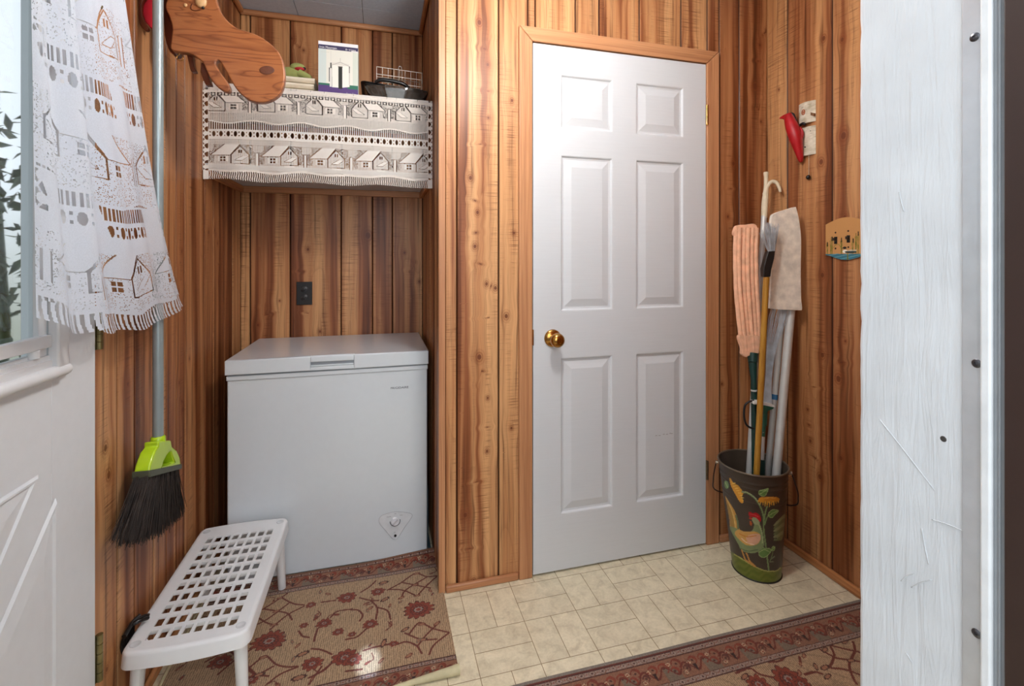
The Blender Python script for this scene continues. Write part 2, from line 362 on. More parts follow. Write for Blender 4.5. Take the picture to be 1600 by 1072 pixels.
# ceiling: glued fibre tiles
def ceil_mat():
    n = N('ceiling_tile_paint'); f = n.noise(n.obj(), 60., 4., .7); n.set(color=n.ramp(f, [(.3, L4((192, 208, 226))), (.7, L4((208, 222, 238)))]), rough=.8); n.bump(f, .2, .002); return n.m
bm = bmesh.new(); xs = [XL-.1, -.38, -.08, .22, .52, .82, 1.12, 1.42, XR+.1]; ys = [YN-.1, .54, .84, 1.14, 1.44, 1.74, 2.04, 2.34, YB+.1]
for i in range(len(xs)-1):
    for j in range(len(ys)-1): box(bm, xs[i]+.0012, xs[i+1]-.0012, ys[j]+.0012, ys[j+1]-.0012, T, T+.015)
box(bm, xs[0], xs[-1], ys[0], ys[-1], T+.006, T+.06, 1)
tag(mk('ceiling', bm, [ceil_mat(), plain('ceiling_seam', (60, 60, 62), .9)]), kind='structure')
# floor: basket-weave sheet vinyl
def floor_mat():
    n = N('vinyl_tile'); c = n.attr('paint').outputs['Color']
    f = n.noise(n.obj(), 22., 5., .65, .8); f2 = n.noise(n.obj(), 120., 3., .6)
    c = n.mix(1., c, n.ramp(f, [(.30, (.80, .78, .74)), (.5, (.97, .97, .95)), (.72, (1.10, 1.10, 1.10))]), 'MULTIPLY')
    c = n.mix(1., c, n.ramp(f2, [(.3, (.93, .92, .90)), (.6, (1.02, 1.02, 1.02))]), 'MULTIPLY')
    n.set(color=c, rough=.38, spec=.35); n.bump(f2, .05, .001); return n.m
bm = bmesh.new(); cl = bm.verts.layers.float_color.new('paint'); rg = random.Random(4)
def ftile(x0, x1, y0, y1):
    x0, x1 = max(x0, XL-.05), min(x1, XR+.05); y0, y1 = max(y0, -.1), min(y1, YB+.05)
    if x1-x0 < .004 or y1-y0 < .004: return
    k = rg.uniform(-4, 4); c = lin((222+k, 211+k, 184+k)); g = .0011
    vs = [bm.verts.new(p) for p in ((x0+g, y0+g, 0), (x1-g, y0+g, 0), (x1-g, y1-g, 0), (x0+g, y1-g, 0))]
    for v in vs: v[cl] = (*c, 1)
    bm.faces.new(vs)
mx, my = .1857, .1745
for i in range(-6, 9):
    for j in range(-9, 8):
        x0 = .28+i*mx; y0 = 1.356+j*my
        if (i+j) % 2: ftile(x0, x0+mx/2, y0, y0+my); ftile(x0+mx/2, x0+mx, y0, y0+my)
        else: ftile(x0, x0+mx, y0, y0+my/2); ftile(x0, x0+mx, y0+my/2, y0+my)
nb = len(bm.verts); box(bm, XL-.1, XR+.1, -.1, YB+.1, -.05, -.0006); bm.verts.ensure_lookup_table()
for v in bm.verts[nb:]: v[cl] = (*lin((150, 128, 96)), 1)
me = bpy.data.meshes.new('floor'); bm.to_mesh(me); bm.free(); tag(link('floor', me, floor_mat()), kind='structure')
bm = bmesh.new(); box(bm, -2.5, 3., -2.5, -.1, -.12, -.03); tag(mk('porch_floor', bm, plain('porch_boards', (120, 112, 104), .8)), kind='structure')
# trims
tag(bx('trim_1', .204, .228, 1.733, 1.757, 0, T, TZ, bevel=.002), kind='structure')     # outside corner bead
def qround(name, x0, x1, y0, y1, h, m):
    return tag(bx(name, x0, x1, y0, y1, 0, h, m, bevel=.006), kind='structure')
qround('baseboard_door_left', .229, .505, 1.728, 1.7445, .026, TX)
qround('baseboard_door_right', 1.398, 1.646, 1.726, 1.7445, .028, TX)
qround('baseboard_right', 1.645, 1.6595, YN, 1.7445, .034, TY)
qround('baseboard_left', XL+.0005, XL+.014, 1.29, YB-.001, .034, TY)
tag(bx('trim_2', XL+.001, XP-.001, YB-.024, YB-.001, T-.028, T-.001, TX, bevel=.009), kind='structure')
tag(bx('trim_3', XP-.022, XP-.001, 1.745, YB-.025, T-.028, T-.001, TY, bevel=.008), kind='structure')
tag(bx('trim_4', XL+.001, XL+.022, 1.30, YB-.025, T-.028, T-.001, TY, bevel=.008), kind='structure')

# ------------------------------------------------------------------ door_1: six-panel door
def paint_white(name, rgb=(214, 214, 216), grain=True):
    n = N(name); c = L4(rgb); f = n.noise(n.mapv(n.obj(), (6, 6, 160) if grain else (40, 40, 40)), 1., 3.)
    n.set(color=n.ramp(f, [(.3, tuple(x*.97 for x in c[:3])+(1,)), (.7, c)]), rough=.38, spec=.4); n.bump(f, .10, .001); return n.m
DW = paint_white('door_paint', (206, 210, 214))
d1 = empty('door_1', (.95, 1.735, .008), 'white six-panel interior door in a cedar casing', 'door', kind='structure')
xs = [.562, .674, .897, 1.0, 1.224, 1.331]; zs = [.009, .222, .83, 1.010, 1.617, 1.719, 1.930, 2.037]; yf = 1.733
bm = bmesh.new()
def rect(y, x0, x1, z0, z1): return [bm.verts.new(p) for p in ((x0, y, z0), (x1, y, z0), (x1, y, z1), (x0, y, z1))]
for i in range(5):
    for j in range(7):
        x0, x1, z0, z1 = xs[i], xs[i+1], zs[j], zs[j+1]
        if i in (1, 3) and j in (1, 3, 5):
            prev = rect(yf, x0, x1, z0, z1)
            for ins, dep in ((.004, .001), (.009, .0075), (.016, .0085), (.046, .0012)):
                cur = rect(yf+dep, x0+ins, x1-ins, z0+ins, z1-ins)
                for k in range(4): bm.faces.new((prev[k], prev[(k+1) % 4], cur[(k+1) % 4], cur[k]))
                prev = cur
            bm.faces.new(prev)
        else: bm.faces.new(rect(yf, x0, x1, z0, z1))
bmesh.ops.remove_doubles(bm, verts=bm.verts[:], dist=1e-5)
me0 = [(xs[0], xs[-1], zs[0], zs[-1])]
vb = [bm.verts.new(p) for p in ((xs[0], yf, zs[0]), (xs[-1], yf, zs[0]), (xs[-1], yf, zs[-1]), (xs[0], yf, zs[-1]), (xs[0], yf+.035, zs[0]), (xs[-1], yf+.035, zs[0]), (xs[-1], yf+.035, zs[-1]), (xs[0], yf+.035, zs[-1]))]
for f in ((4, 5, 6, 7), (0, 1, 5, 4), (1, 2, 6, 5), (2, 3, 7, 6), (3, 0, 4, 7)): bm.faces.new([vb[i] for i in f])
mk('slab', bm, DW, d1)
def casing(name, pts, depth, m):
    bm = bmesh.new(); prism(bm, pts, depth); return mk(name, bm, m, d1, bevel=.003)
yc = 1.7445
casing('casing', [(.506, yc, 0), (.5585, yc, 0), (.5585, yc, 2.041), (.506, yc, 2.097)], (0, -.016, 0), TZ)
casing('casing', [(1.3345, yc, 0), (1.3955, yc, 0), (1.3955, yc, 2.097), (1.3345, yc, 2.041)], (0, -.016, 0), TZ)
casing('casing', [(.5075, yc, 2.0975), (.559, yc, 2.042), (1.334, yc, 2.042), (1.394, yc, 2.0975)], (0, -.016, 0), TX)
bm = bmesh.new(); box(bm, .545, .5590, 1.7455, 1.84, 0, 2.055); box(bm, 1.3345, 1.348, 1.7455, 1.84, 0, 2.055); box(bm, .559, 1.3345, 1.7455, 1.84, 2.041, 2.055); mk('jamb', bm, TZ, d1)
brass = plain('antique_brass', (176, 128, 66), .18, 1., vary=.15)
kb = bmesh.new(); kc = (.641, 1.733, .908)
lathe(kb, [(0, -.001), (.034, -.001), (.034, .003), (.031, .007), (.022, .010), (.013, .013), (.0115, .028), (.013, .032), (.020, .036), (.0255, .043), (.0275, .051), (.0265, .060), (.022, .067), (.015, .071), (.009, .0722), (.0085, .0708), (0, .0705)], kc, (0, -1, 0), 36)
mk('door_knob', kb, brass, d1, smooth=50)
bx('latch_plate', .5585, .5615, 1.722, 1.7345, .885, .945, brass, d1, bevel=.001)
def hinge(parent, x, y, z0, z1, m, ax=0, name='hinge', n=5, r=.0055):
    bm = bmesh.new(); L = (z1-z0)/n
    for k in range(n): tube(bm, [(x, y, z0+k*L+.0006), (x, y, z0+(k+1)*L-.0006)], r, 12)
    return bm
for z0, z1 in ((.280, .360), (1.78, 1.865)):
    bm = hinge(d1, 1.3325, 1.7265, z0, z1, brass); box(bm, 1.3313, 1.3343, 1.7275, 1.733, z0, z1); mk('hinge', bm, brass if z0 > 1 else plain('dull_hinge', (120, 104, 84), .35, .9), d1, smooth=40)
# scuff mark on the lower right panel
bm = bmesh.new()
for i, (x, z) in enumerate(((1.09, .486), (1.105, .485), (1.125, .488), (1.14, .487), (1.155, .489), (1.163, .487))): box(bm, x, x+.009, 1.7340, 1.7344, z, z+.0018)
mk('scuff', bm, plain('scuff_grey', (130, 128, 124), .7), d1)

# ------------------------------------------------------------------ door_2: outside door on the left, crossbuck panel below a window
LW = paint_white('outside_door_paint', (214, 218, 222), False)
VF = paint_white('window_vinyl', (216, 218, 220), False)
d2 = empty('door_2', (-.64, .86, 0), 'white outside door on the left with a window above a crossbuck panel', 'door', kind='structure')
xf = -.615; xb = -.655; W0, W1, WZ0, WZ1 = .56, 1.152, .985, 1.86; DY0, DY1 = .455, 1.279
bm = bmesh.new()
box(bm, xb, xf, DY0, W0+.02, .012, 2.045); box(bm, xb, xf, W1-.02, DY1, .012, 2.045); box(bm, xb, xf, W0+.02, W1-.02, WZ1-.02, 2.045); box(bm, xb, xf, W0+.02, W1-.02, .012, WZ0+.01)
mk('slab', bm, LW, d2, bevel=.001)
# crossbuck: four raised triangles
PY0, PY1, PZ0, PZ1 = .58, 1.142, .18, .812
cy, cz = (PY0+PY1)/2, (PZ0+PZ1)/2
def tri(name, A):
    bm = bmesh.new(); A = [np.array(a, float) for a in A]; c = sum(A)/3
    # inset polygons by moving edges towards the centroid
    def inset(d):
        out = []
        for i in range(3):
            p, q, r = A[i-1], A[i], A[(i+1) % 3]
            def ln(a, b):
                t = (b-a)/np.linalg.norm(b-a); nn = np.array([-t[1], t[0]])
                if np.dot(c-a, nn) < 0: nn = -nn
                return a+nn*d, t
            a1, t1 = ln(p, q); a2, t2 = ln(q, r)
            M = np.array([[t1[0], -t2[0]], [t1[1], -t2[1]]]); s = np.linalg.solve(M, a2-a1); out.append(a1+t1*s[0])
        return out
    prev = None
    for d, h in ((0, .0005), (.004, .0055), (.008, .0055), (.011, .0015), (.040, .0050)):
        cur = [bm.verts.new((xf+h, p[0], p[1])) for p in inset(d)]
        if prev:
            for k in range(3): bm.faces.new((prev[k], prev[(k+1) % 3], cur[(k+1) % 3], cur[k]))
        prev = cur
    bm.faces.new(prev); return mk(name, bm, LW, d2)
g = .035
tri('crossbuck_panel', [(PY0+g, PZ1), (PY1-g*1.4, PZ1), (cy, cz+g)])
tri('crossbuck_panel', [(PY0+g, PZ0), (PY1-g, PZ0), (cy, cz-g)])
tri('crossbuck_panel', [(PY1, PZ1-g*1.9), (PY1, PZ0+g), (cy+g, cz)])
tri('crossbuck_panel', [(PY0, PZ1-g), (PY0, PZ0+g), (cy-g, cz)])
wf = bmesh.new()
fx = xf+.020
box(wf, xf, fx, W1-.036, W1, WZ0, WZ1+.03); box(wf, xf, fx, W0, W0+.036, WZ0, WZ1+.03); box(wf, xf, fx, W0, W1, WZ1-.006, WZ1+.03)
wfo = mk('window_frame', wf, VF, d2, bevel=.004)
sb = bmesh.new(); tube(sb, [(xf+.013, W0, WZ0+.012), (xf+.013, W1-.001, WZ0+.012)], .0115, 16); box(sb, xf, xf+.012, W0, W1, WZ0-.006, WZ0+.004); box(sb, xf, xf+.010, W0+.036, W1-.036, WZ0+.018, WZ0+.036); box(sb, xf-.012, xf+.006, W0+.036, W1-.036, WZ0+.012, WZ0+.045)
mk('window_sill', sb, VF, d2, smooth=40)
ss = bmesh.new(); sx = xf-.004
box(ss, sx, sx+.014, W0+.036, W1-.037, 1.046, 1.070); box(ss, sx-.004, sx+.006, W1-.060, W1-.037, 1.03, WZ1); box(ss, sx-.004, sx+.006, W0+.037, W0+.060, 1.03, WZ1); box(ss, sx-.010, sx+.002, W0+.04, W1-.04, 1.020, 1.036)
tube(ss, [(sx+.006, 1.078, 1.030), (sx+.006, 1.078, 1.046)], .009, 14)
mk('sash', ss, VF, d2, bevel=.0015)
gm = N('window_glass'); gm.set(color=(.92, .96, .97, 1), rough=.02, trans=1., ior=1.45); 
bx('pane', xf-.020, xf-.016, W0+.03, W1-.03, .995, WZ1+.0, gm.m, d2)
bm = bmesh.new(); box(bm, XL-.118, xb-.004, 1.281, 1.2835, 0, 2.058); box(bm, XL-.118, xb-.004, .4452, .448, 0, 2.058); box(bm, XL-.118, xb-.004, .448, 1.281, 2.0555, 2.0595); mk('jamb', bm, LW, d2)
oldbrass = plain('green_brass', (128, 118, 80), .35, .8, vary=.3)
for z0, z1 in ((.262, .368), (1.010, 1.098), (1.78, 1.88)):
    bm = hinge(d2, -.610, 1.286, z0, z1, oldbrass, r=.0065); box(bm, -.6345, -.632, 1.287, 1.302, z0, z1); box(bm, -.634, -.6145, 1.2795, 1.2835, z0, z1); mk('hinge', bm, oldbrass, d2, smooth=40)

# ------------------------------------------------------------------ the white jamb the view passes, with its metal weatherstrip
def jamb_mat():
    n = N('old_white_gloss'); v = n.obj(); f = n.noise(n.mapv(v, (90, 90, 9)), 1., 4., .6, .6); f2 = n.noise(v, 14., 2.)
    n.set(color=n.ramp(f2, [(.3, L4((206, 210, 214))), (.7, L4((216, 220, 224)))]), rough=.35, spec=.5); n.bump(n.math('ADD', f, f2), .6, .003); return n.m
d3 = empty('door_3', (.58, .385, 0), 'white painted jamb of the open outside doorway, nearest the camera', 'door', kind='structure')
bm = bmesh.new(); n_ = 140; prev = None
for k in range(n_+1):
    z = 2.1*k/n_; wob = .0012*mnoise.noise(Vector((0, 0, z*40)))+.0009*mnoise.noise(Vector((5, 0, z*110)))
    ring = [bm.verts.new(p) for p in ((.5500, .333, z), (.5500, .4340+wob, z), (.5525+abs(wob), .4385+wob, z), (.60, .4385+wob, z), (.60, .333, z))]
    if prev:
        for i in range(5): bm.faces.new((prev[i], prev[(i+1) % 5], ring[(i+1) % 5], ring[i]))
    prev = ring
mk('jamb', bm, jamb_mat(), d3)
bm = bmesh.new(); box(bm, -.34, -.30, .333, .4385, 0, 2.1); box(bm, -.30, .55, .333, .4385, 2.06, 2.1); mk('jamb', bm, MATS.get('x') or jamb_mat(), d3)
alu = plain('aluminium_strip', (205, 208, 212), .28, .55)
bm = bmesh.new(); box(bm, .548, .60, .3175, .3328, 0, 2.06); mk('weatherstrip', bm, alu, d3, bevel=.0008)
bm = bmesh.new(); box(bm, .5455, .60, .3085, .3172, 0, 2.06); mk('weatherstrip_lip', bm, plain('white_strip_lip', (225, 228, 230), .3), d3, bevel=.002)
bm = bmesh.new(); box(bm, .549, .60, .2990, .3083, 0, 2.06); box(bm, .5478, .5492, .3025, .3045, 0, 2.06); mk('weather_seal', bm, plain('grey_seal', (150, 155, 160), .5), d3, bevel=.0006)
bm = bmesh.new(); box(bm, .545, .66, .12, .2985, 0, 2.2); mk('brickmould', bm, plain('dark_brown_paint', (52, 34, 28), .45), d3, bevel=.001)
stl = plain('steel_screw', (96, 96, 100), .3, .9)
for (px, py) in ((1523, 58), (1526, 568), (1526, 990)):
    p = onX(px, py, .548); bm = bmesh.new(); lathe(bm, [(0, -.001), (.0042, -.001), (.0042, .0002), (.0034, .0010), (.0014, .0013), (.0012, .0004), (0, .0004)], (.548, p[1], p[2]), (-1, 0, 0), 16)
    mk('screw', bm, stl, d3, smooth=40)
for (pa, pb) in (((1440, 826), (1451, 882)), ((1408, 908), (1428, 896)), ((1424, 918), (1456, 906)), ((1374, 655), (1460, 766)), ((1412, 330), (1405, 300)), ((1456, 812), (1510, 832)), ((1415, 1020), (1424, 1034))):
    bm = bmesh.new(); q0 = onX(*pa, .5498); q1 = onX(*pb, .5498); qm = (q0+q1)/2+np.array((0, .0006, .001)); tube(bm, arc([q0, qm, q1], 5), .00045, 5); mk('scratch', bm, plain('scratch_grey', (196, 199, 202), .6), d3)
p = onX(1474, 686, .55); bm = bmesh.new(); lathe(bm, [(0, .0002), (.0022, .0003), (.003, .0001), (.003, -.001)], (.55, p[1], p[2]), (-1, 0, 0), 10); mk('nail_hole', bm, plain('nail_dark', (60, 56, 54), .6), d3)

# ------------------------------------------------------------------ electrical outlet and painted switch plate
ou = empty('outlet', (-.354, YB-.003, 1.046), 'black two-socket wall outlet above the freezer', 'outlet')
blk = plain('black_plastic', (22, 22, 24), .35)
bx('cover_plate', -.390, -.319, YB-.006, YB+.001, .990, 1.102, blk, ou, bevel=.002)
for z in (1.066, 1.026):
    bm = bmesh.new(); lathe(bm, [(0, .0), (.0165, .0), (.0165, .0022), (.0155, .003), (0, .003)], (-.3545, YB-.0058, z), (0, -1, 0), 24, sx=1., sy=.85); so = mk('socket', bm, plain('socket_black', (40, 40, 43), .3), ou, smooth=40)
    bm = bmesh.new()
    for dx in (-.006, .006): box(bm, -.3545+dx-.0011, -.3545+dx+.0011, YB-.0093, YB-.0086, z-.001, z+.006)
    box(bm, -.3567, -.3523, YB-.0093, YB-.0086, z-.009, z-.005)
    mk('slot', bm, plain('slot_black', (4, 4, 4), .8), so)

# ------------------------------------------------------------------ chest freezer
fr = empty('chest_freezer', (-.18, 2.23, 0), 'small white chest freezer standing in the panelled alcove', 'freezer')
FW = plain('freezer_enamel', (207, 214, 219), .22, vary=.01, spec=.5, coat=.3)
FG = plain('freezer_grey', (120, 124, 130), .5)
FX0, FX1, FY0, FY1 = -.545, .186, 1.978, 2.478
bm = bmesh.new(); box(bm, FX0, FX1, FY0, FY1, .010, .775); mk('body', bm, FW, fr, bevel=.006, seg=3)
bm = bmesh.new(); box(bm, FX0-.002, FX1+.002, FY0-.004, FY1, .762, .780); mk('body_rim', bm, FW, fr, bevel=.003)
bm = bmesh.new(); box(bm, FX0+.006, FX1-.006, FY0+.003, FY1-.004, .779, .786); mk('lid_seal', bm, FG, fr)
# lid with a handle slot in its front edge
lx0, lx1, ly0, ly1, lz0, lz1 = FX0-.005, FX1+.004, 1.967, 2.484, .785, .838
hx0, hx1, hz0, hz1 = -.258, -.099, .799, .817
bm = bmesh.new(); box(bm, lx0, lx1, ly0+.012, ly1, lz0, lz1)
for a in ((lx0, hx0, lz0, lz1), (hx1, lx1, lz0, lz1), (hx0, hx1, lz0, hz0), (hx0, hx1, hz1, lz1)): box(bm, a[0], a[1], ly0, ly0+.012, a[2], a[3])
bmesh.ops.remove_doubles(bm, verts=bm.verts[:], dist=1e-5)
lid = mk('lid', bm, FW, fr, bevel=.0025)
bx('handle_grip', hx0+.002, hx1-.002, ly0+.004, ly0+.0119, hz0+.001, hz0+.006, FW, lid, bevel=.001)
bx('handle_recess', hx0+.0005, hx1-.0005, ly0+.010, ly0+.0118, hz0+.0065, hz1-.0005, plain('recess_grey', (150, 155, 162), .4), lid)
dk = plain('print_grey', (78, 80, 88), .5)
lg = text_mesh('brand_lettering', 'FRIGIDAIRE', .0125, dk, fr, (.040, FY0-.0006, .690), (1.12, 0, 0), (0, 0, .95))
# thermostat: rounded triangular plate with dial and lamp
def fy(zx, zy): p = onY(590+zx/17.87, 790+zy/17.87, FY0); return (p[0], p[2])
tp = smooth_loop([fy(*p) for p in ((60, 330), (200, 235), (520, 165), (850, 195), (960, 250), (940, 340), (750, 610), (560, 900), (480, 940), (400, 900), (220, 690), (50, 480))], 5)
bm = bmesh.new(); prism(bm, [(p[0], FY0-.0002, p[1]) for p in tp], (0, -.0018, 0)); pt = mk('control_plate', bm, plain('plate_white', (206, 210, 214), .3), fr, bevel=.0008)
bm = bmesh.new(); tube(bm, [(p[0], FY0-.0020, p[1]) for p in tp]+[(tp[0][0], FY0-.0020, tp[0][1])], .0007, 6); mk('plate_rim', bm, plain('rim_grey', (160, 164, 170), .4), pt)
kx, kz = fy(490, 430)
bm = bmesh.new(); lathe(bm, [(0, 0), (.0165, 0), (.0165, .0045), (.0145, .0065), (0, .0065)], (kx, FY0-.002, kz), (0, -1, 0), 32)
kb_ = mk('dial', bm, plain('dial_white', (216, 216, 220), .25), fr, smooth=40)
bm = bmesh.new()
c, s = math.cos(math.radians(48)), math.sin(math.radians(48))
prism(bm, [(kx+(a*c-b*s), FY0-.0084, kz+(a*s+b*c)) for a, b in ((-.014, -.0032), (.014, -.0032), (.014, .0032), (-.014, .0032))], (0, -.004, 0)); mk('dial_grip', bm, plain('dial_grip', (190, 190, 196), .3), kb_, bevel=.0012)
bm = bmesh.new(); tube(bm, [(kx+.0195*math.cos(t), FY0-.0022, kz+.0195*math.sin(t)) for t in np.linspace(math.radians(175), math.radians(375), 24)], .0012, 6); mk('dial_scale', bm, plain('scale_dark', (50, 50, 56), .5), fr)
for tx, (zx, zy), sz in (('COLDER', (255, 325), .0042), ('OFF', (470, 235), .0042), ('COLD', (620, 275), .0042), ('ON', (455, 750), .004)):
    q = fy(zx, zy); text_mesh('dial_lettering', tx, sz, dk, fr, (q[0], FY0-.0021, q[1]), (1, 0, 0), (0, 0, 1), .0001)
q = fy(494, 832); bm = bmesh.new(); lathe(bm, [(0, 0), (.0050, 0), (.0050, .0015), (.004, .003), (0, .0034)], (q[0], FY0-.0018, q[1]), (0, -1, 0), 20); mk('power_light', bm, plain('lamp_black', (14, 16, 20), .2), fr, smooth=50)
for x in (FX0+.05, FX1-.05):
    for y in (FY0+.05, FY1-.05): bm = bmesh.new(); lathe(bm, [(0, 0), (.016, 0), (.014, .0105), (0, .0105)], (x, y, .0), (0, 0, 1), 14); mk('foot', bm, blk, fr, smooth=40)
# the grey-blue thing leaning beside it
bm = bmesh.new(); prism(bm, [(.1915, 2.03, .0), (.1915, 2.16, .0), (.1915, 2.10, .26), (.1915, 2.04, .24)], (.004, 0, 0)); box(bm, .1915, .205, 2.02, 2.16, 0, .006)
tag(mk('dustpan', bm, plain('slate_plastic', (70, 92, 104), .4), bevel=.0008), 'grey-blue plastic dustpan standing in the gap between freezer and partition', 'dustpan')

# ------------------------------------------------------------------ shelf, lace cover and what stands on it
sh = empty('wall_shelf', (-.21, 2.25, 1.52), 'two-board alcove shelf on wooden cleats, hidden behind the lace', 'shelf')
SW = plain('shelf_paint', (196, 196, 198), .5)
bx('shelf_board', XL+.002, XP-.002, 2.035, YB-.002, 1.556, 1.574, SW, sh)
bx('shelf_board', XL+.002, XP-.002, 2.022, YB-.002, 1.852, 1.870, SW, sh)
bx('cleat', XL+.018, XP-.018, YB-.020, YB-.001, 1.526, 1.5555, TX, sh, bevel=.002)
bx('cleat', XL+.001, XL+.018, 2.05, YB-.001, 1.526, 1.5555, TY, sh, bevel=.002)
bx('cleat', XP-.018, XP-.001, 2.05, YB-.001, 1.526, 1.5555, TY, sh, bevel=.002)

def lace_keep(U, V, W, top, cw=.17, scale=1., side=True, seed=0, dense=False):
    """which cells of the cloth are thread: V is the height over the hem in metres"""
    iu = np.broadcast_to(np.arange(U.shape[1])[None, :], U.shape); iv = np.broadcast_to(np.arange(U.shape[0])[:, None], U.shape)
    r = np.random.default_rng(seed).random(U.shape)
    u, v = U/scale, V/scale; w = W/scale; K = np.ones(U.shape, bool)
    P = .205; band = np.floor((v-.055)/P)  # a band holds houses, squares, ovals and bars
    t = v-.055-band*P; first = (v < .055)
    flip = (band.astype(int) % 2 == 0)
    cell = np.floor(u/cw).astype(int); s = (u-cell*cw)/cw; s = np.where(flip, 1-s, s); h = t/.085
    wave = .006*np.cos(2*PI*u/cw)
    fineg = ~((iu % 2 == 0) & (iv % 2 == 0)) & ~((iu % 4 == 1) & (iv % 3 == 1))
    mid = ~((iu % 2 == 0) & (iv % 2 == 0))
    if dense: fineg = r > .10; mid = r > .07
    sq = ~(((iu % 4) < 2) & ((iv % 4) < 2))
    hb = (h >= 0) & (h < 1.0) & ~first
    # background of the house band
    K = np.where(hb & (h > .15), (r > .16) if dense else (r > .30) & (((iu//2+iv//2) % 2 == 0) | (r > .78)), K); K = np.where(hb & (h <= .15), mid, K)
    S_ = lambda pts: inpoly(s, h, pts) & hb
    def outline(pts, wd=.016): return (dpoly(s, h, list(pts)+[pts[0]]) < wd) & hb
    gable = [(.08, .12), (.08, .52), (.26, .92), (.44, .5), (.44, .10)]; roof = [(.27, 1.0), (.56, 1.0), (.84, .50), (.46, .50)]
    wall = [(.45, .10), (.45, .47), (.78, .47), (.78, .13)]; porch = [(.10, .48), (.20, .48), (.36, .27), (.22, .27)]
    K = np.where(outline(roof, .02), False, K); K = np.where(S_(gable), mid, K); K = np.where(S_(wall), mid, K)
    K = np.where(outline(gable, .010), False, K)
    K = np.where(S_(roof), True, K); K = np.where(S_(porch), True, K); K = np.where(outline(porch, .009) & ~S_(porch), False, K)
    win = (s > .55) & (s < .66) & (h > .2) & (h < .42) & hb; K = np.where(win, ((np.abs(s-.605) < .008) | (np.abs(h-.31) < .02)), K)
    shut = (((s > .50) & (s < .545)) | ((s > .668) & (s < .71))) & (h > .18) & (h < .44) & hb; K = np.where(shut, True, K)
    K = np.where((s > .22) & (s < .29) & (h > .60) & (h < .75) & hb, (np.abs(s-.255) < .008), K)
    trunk = (np.abs(s-.93) < .025) & (h > .05) & (h < .62) & hb; K = np.where((np.abs(s-.93) < .04) & (h > .05) & (h < .62) & hb, False, K); K = np.where(trunk, True, K)
    K = np.where((np.hypot((s-.93)*1.4, h-.85) < .20) & hb, mid, K)
    K = np.where((np.abs(np.mod(h*40, 5)-2) < 1) & (h < .12) & (s > .15) & (s < .36) & hb, True, K)
    # squares net, ovals, bars, waved edge, ground
    a = ~first & (t >= .085) & (t < .105); K = np.where(a, sq, K)
    o0, o1 = .110, .140; ov = ~first & (t >= o0) & (t < o1); p = .0245; k = np.mod(u, p)-p/2
    K = np.where(ov, (np.hypot(k/.0058, (t-.125)/.0105) > 1) & ~((np.abs(np.abs(k)-p/2) < .0022) & (np.abs(np.abs(t-.125)-.007) < .0026)), K)
    b0 = .143; b1 = .170+wave; bars = ~first & (t >= b0) & (t < b1); K = np.where(bars, np.mod(u, .0075) < .0030, K)
    gr = ~first & (t >= b1+.005) & (t < P); K = np.where(gr, fineg, K)
    K = np.where(first & (v > .040+wave*.6) , fineg, K)
    # fringe at the hem: hanging threads
    fe = first & (v < .032+wave*.6); K = np.where(fe, np.mod(u+.001*np.sin(v*200), .0075) < .0031, K)
    # pointed border under the top edge
    tb = (V > top-.034*scale) & (V < top-.020*scale); q = np.mod(u, .022)/.022; K = np.where(tb, (q < .2) | (np.abs(q-.6) < .12*(1+np.sin(V*700))), K); K = np.where(V >= top-.020*scale, r > .03, K)
    if side:
        for x in (u, w-u):
            e = x < .020; K = np.where(e, (np.hypot(x-.010, np.mod(v, .033)-.016) < .008) | (np.abs(np.mod(x*1.6+v, .033)-.006) < .0028) | (np.abs(np.mod(v-x*1.6, .033)-.028) < .0028) | (x > .0175) | (x < .002), K)
            K = np.where(e & fe, True & (x > .001), K)
    return K
def lace_mat(name, rgb, tr):
    n = N(name); f = n.noise(n.obj(), 500., 2.); c = L4(rgb); n.set(color=n.ramp(f, [(.3, tuple(x*.86 for x in c[:3])+(1,)), (.7, c)]), rough=.85, spec=.2)
    t = n.new('ShaderNodeBsdfTranslucent'); t.inputs[0].default_value = c; m = n.new('ShaderNodeMixShader'); m.inputs[0].default_value = tr
    out = [x for x in n.t.nodes if x.type == 'OUTPUT_MATERIAL'][0]; n.t.links.new(n.b.outputs[0], m.inputs[1]); n.t.links.new(t.outputs[0], m.inputs[2]); n.t.links.new(m.outputs[0], out.inputs[0]); return n.m
W = XP-XL-.004; top = .372; cs = .0015
nu, nv = int(W/cs), int((top+.07)/cs); U, V = np.meshgrid((np.arange(nu)+.5)*cs, (np.arange(nv)+.5)*cs)
K = lace_keep(U, V, W, .362)
gu, gv = np.meshgrid(np.arange(nu+1)*cs, np.arange(nv+1)*cs)
sf = gu/W; sag = .022*(1-np.clip(sf*2.4, 0, 1))**1.5
X_ = XL+.002+gu; arcs = np.clip(gv-.352, 0, .03)/.03
y0_ = 2.004+.006*np.sin(gu*38+.6)*np.clip(1-gv/.36, 0, 1)+.012*(1-gv/.36)*0
Y_ = np.where(gv < .352, y0_, 2.004+.016*np.sin(arcs*PI/2)+np.clip(gv-.382, 0, 1)); Z_ = np.where(gv < .352, 1.509+gv, 1.861+.0135*np.sin(arcs*PI/2)) - sag*np.clip(gv/.36, 0, 1)*(gv < .36) + .004*np.sin(gu*22)*np.clip(1-gv/.1, 0, 1)
Z_ = np.where(gv >= .36, np.maximum(Z_, 1.8725), Z_)
# the cloth dips at its left end over the shelf corner
tag(grid_mesh('lace_cloth', np.stack([X_, Y_, Z_], -1), lace_mat('white_lace', (236, 230, 222), .08), keep=K), 'white lace runner with rows of cottages hanging over the alcove shelf', 'lace cloth')

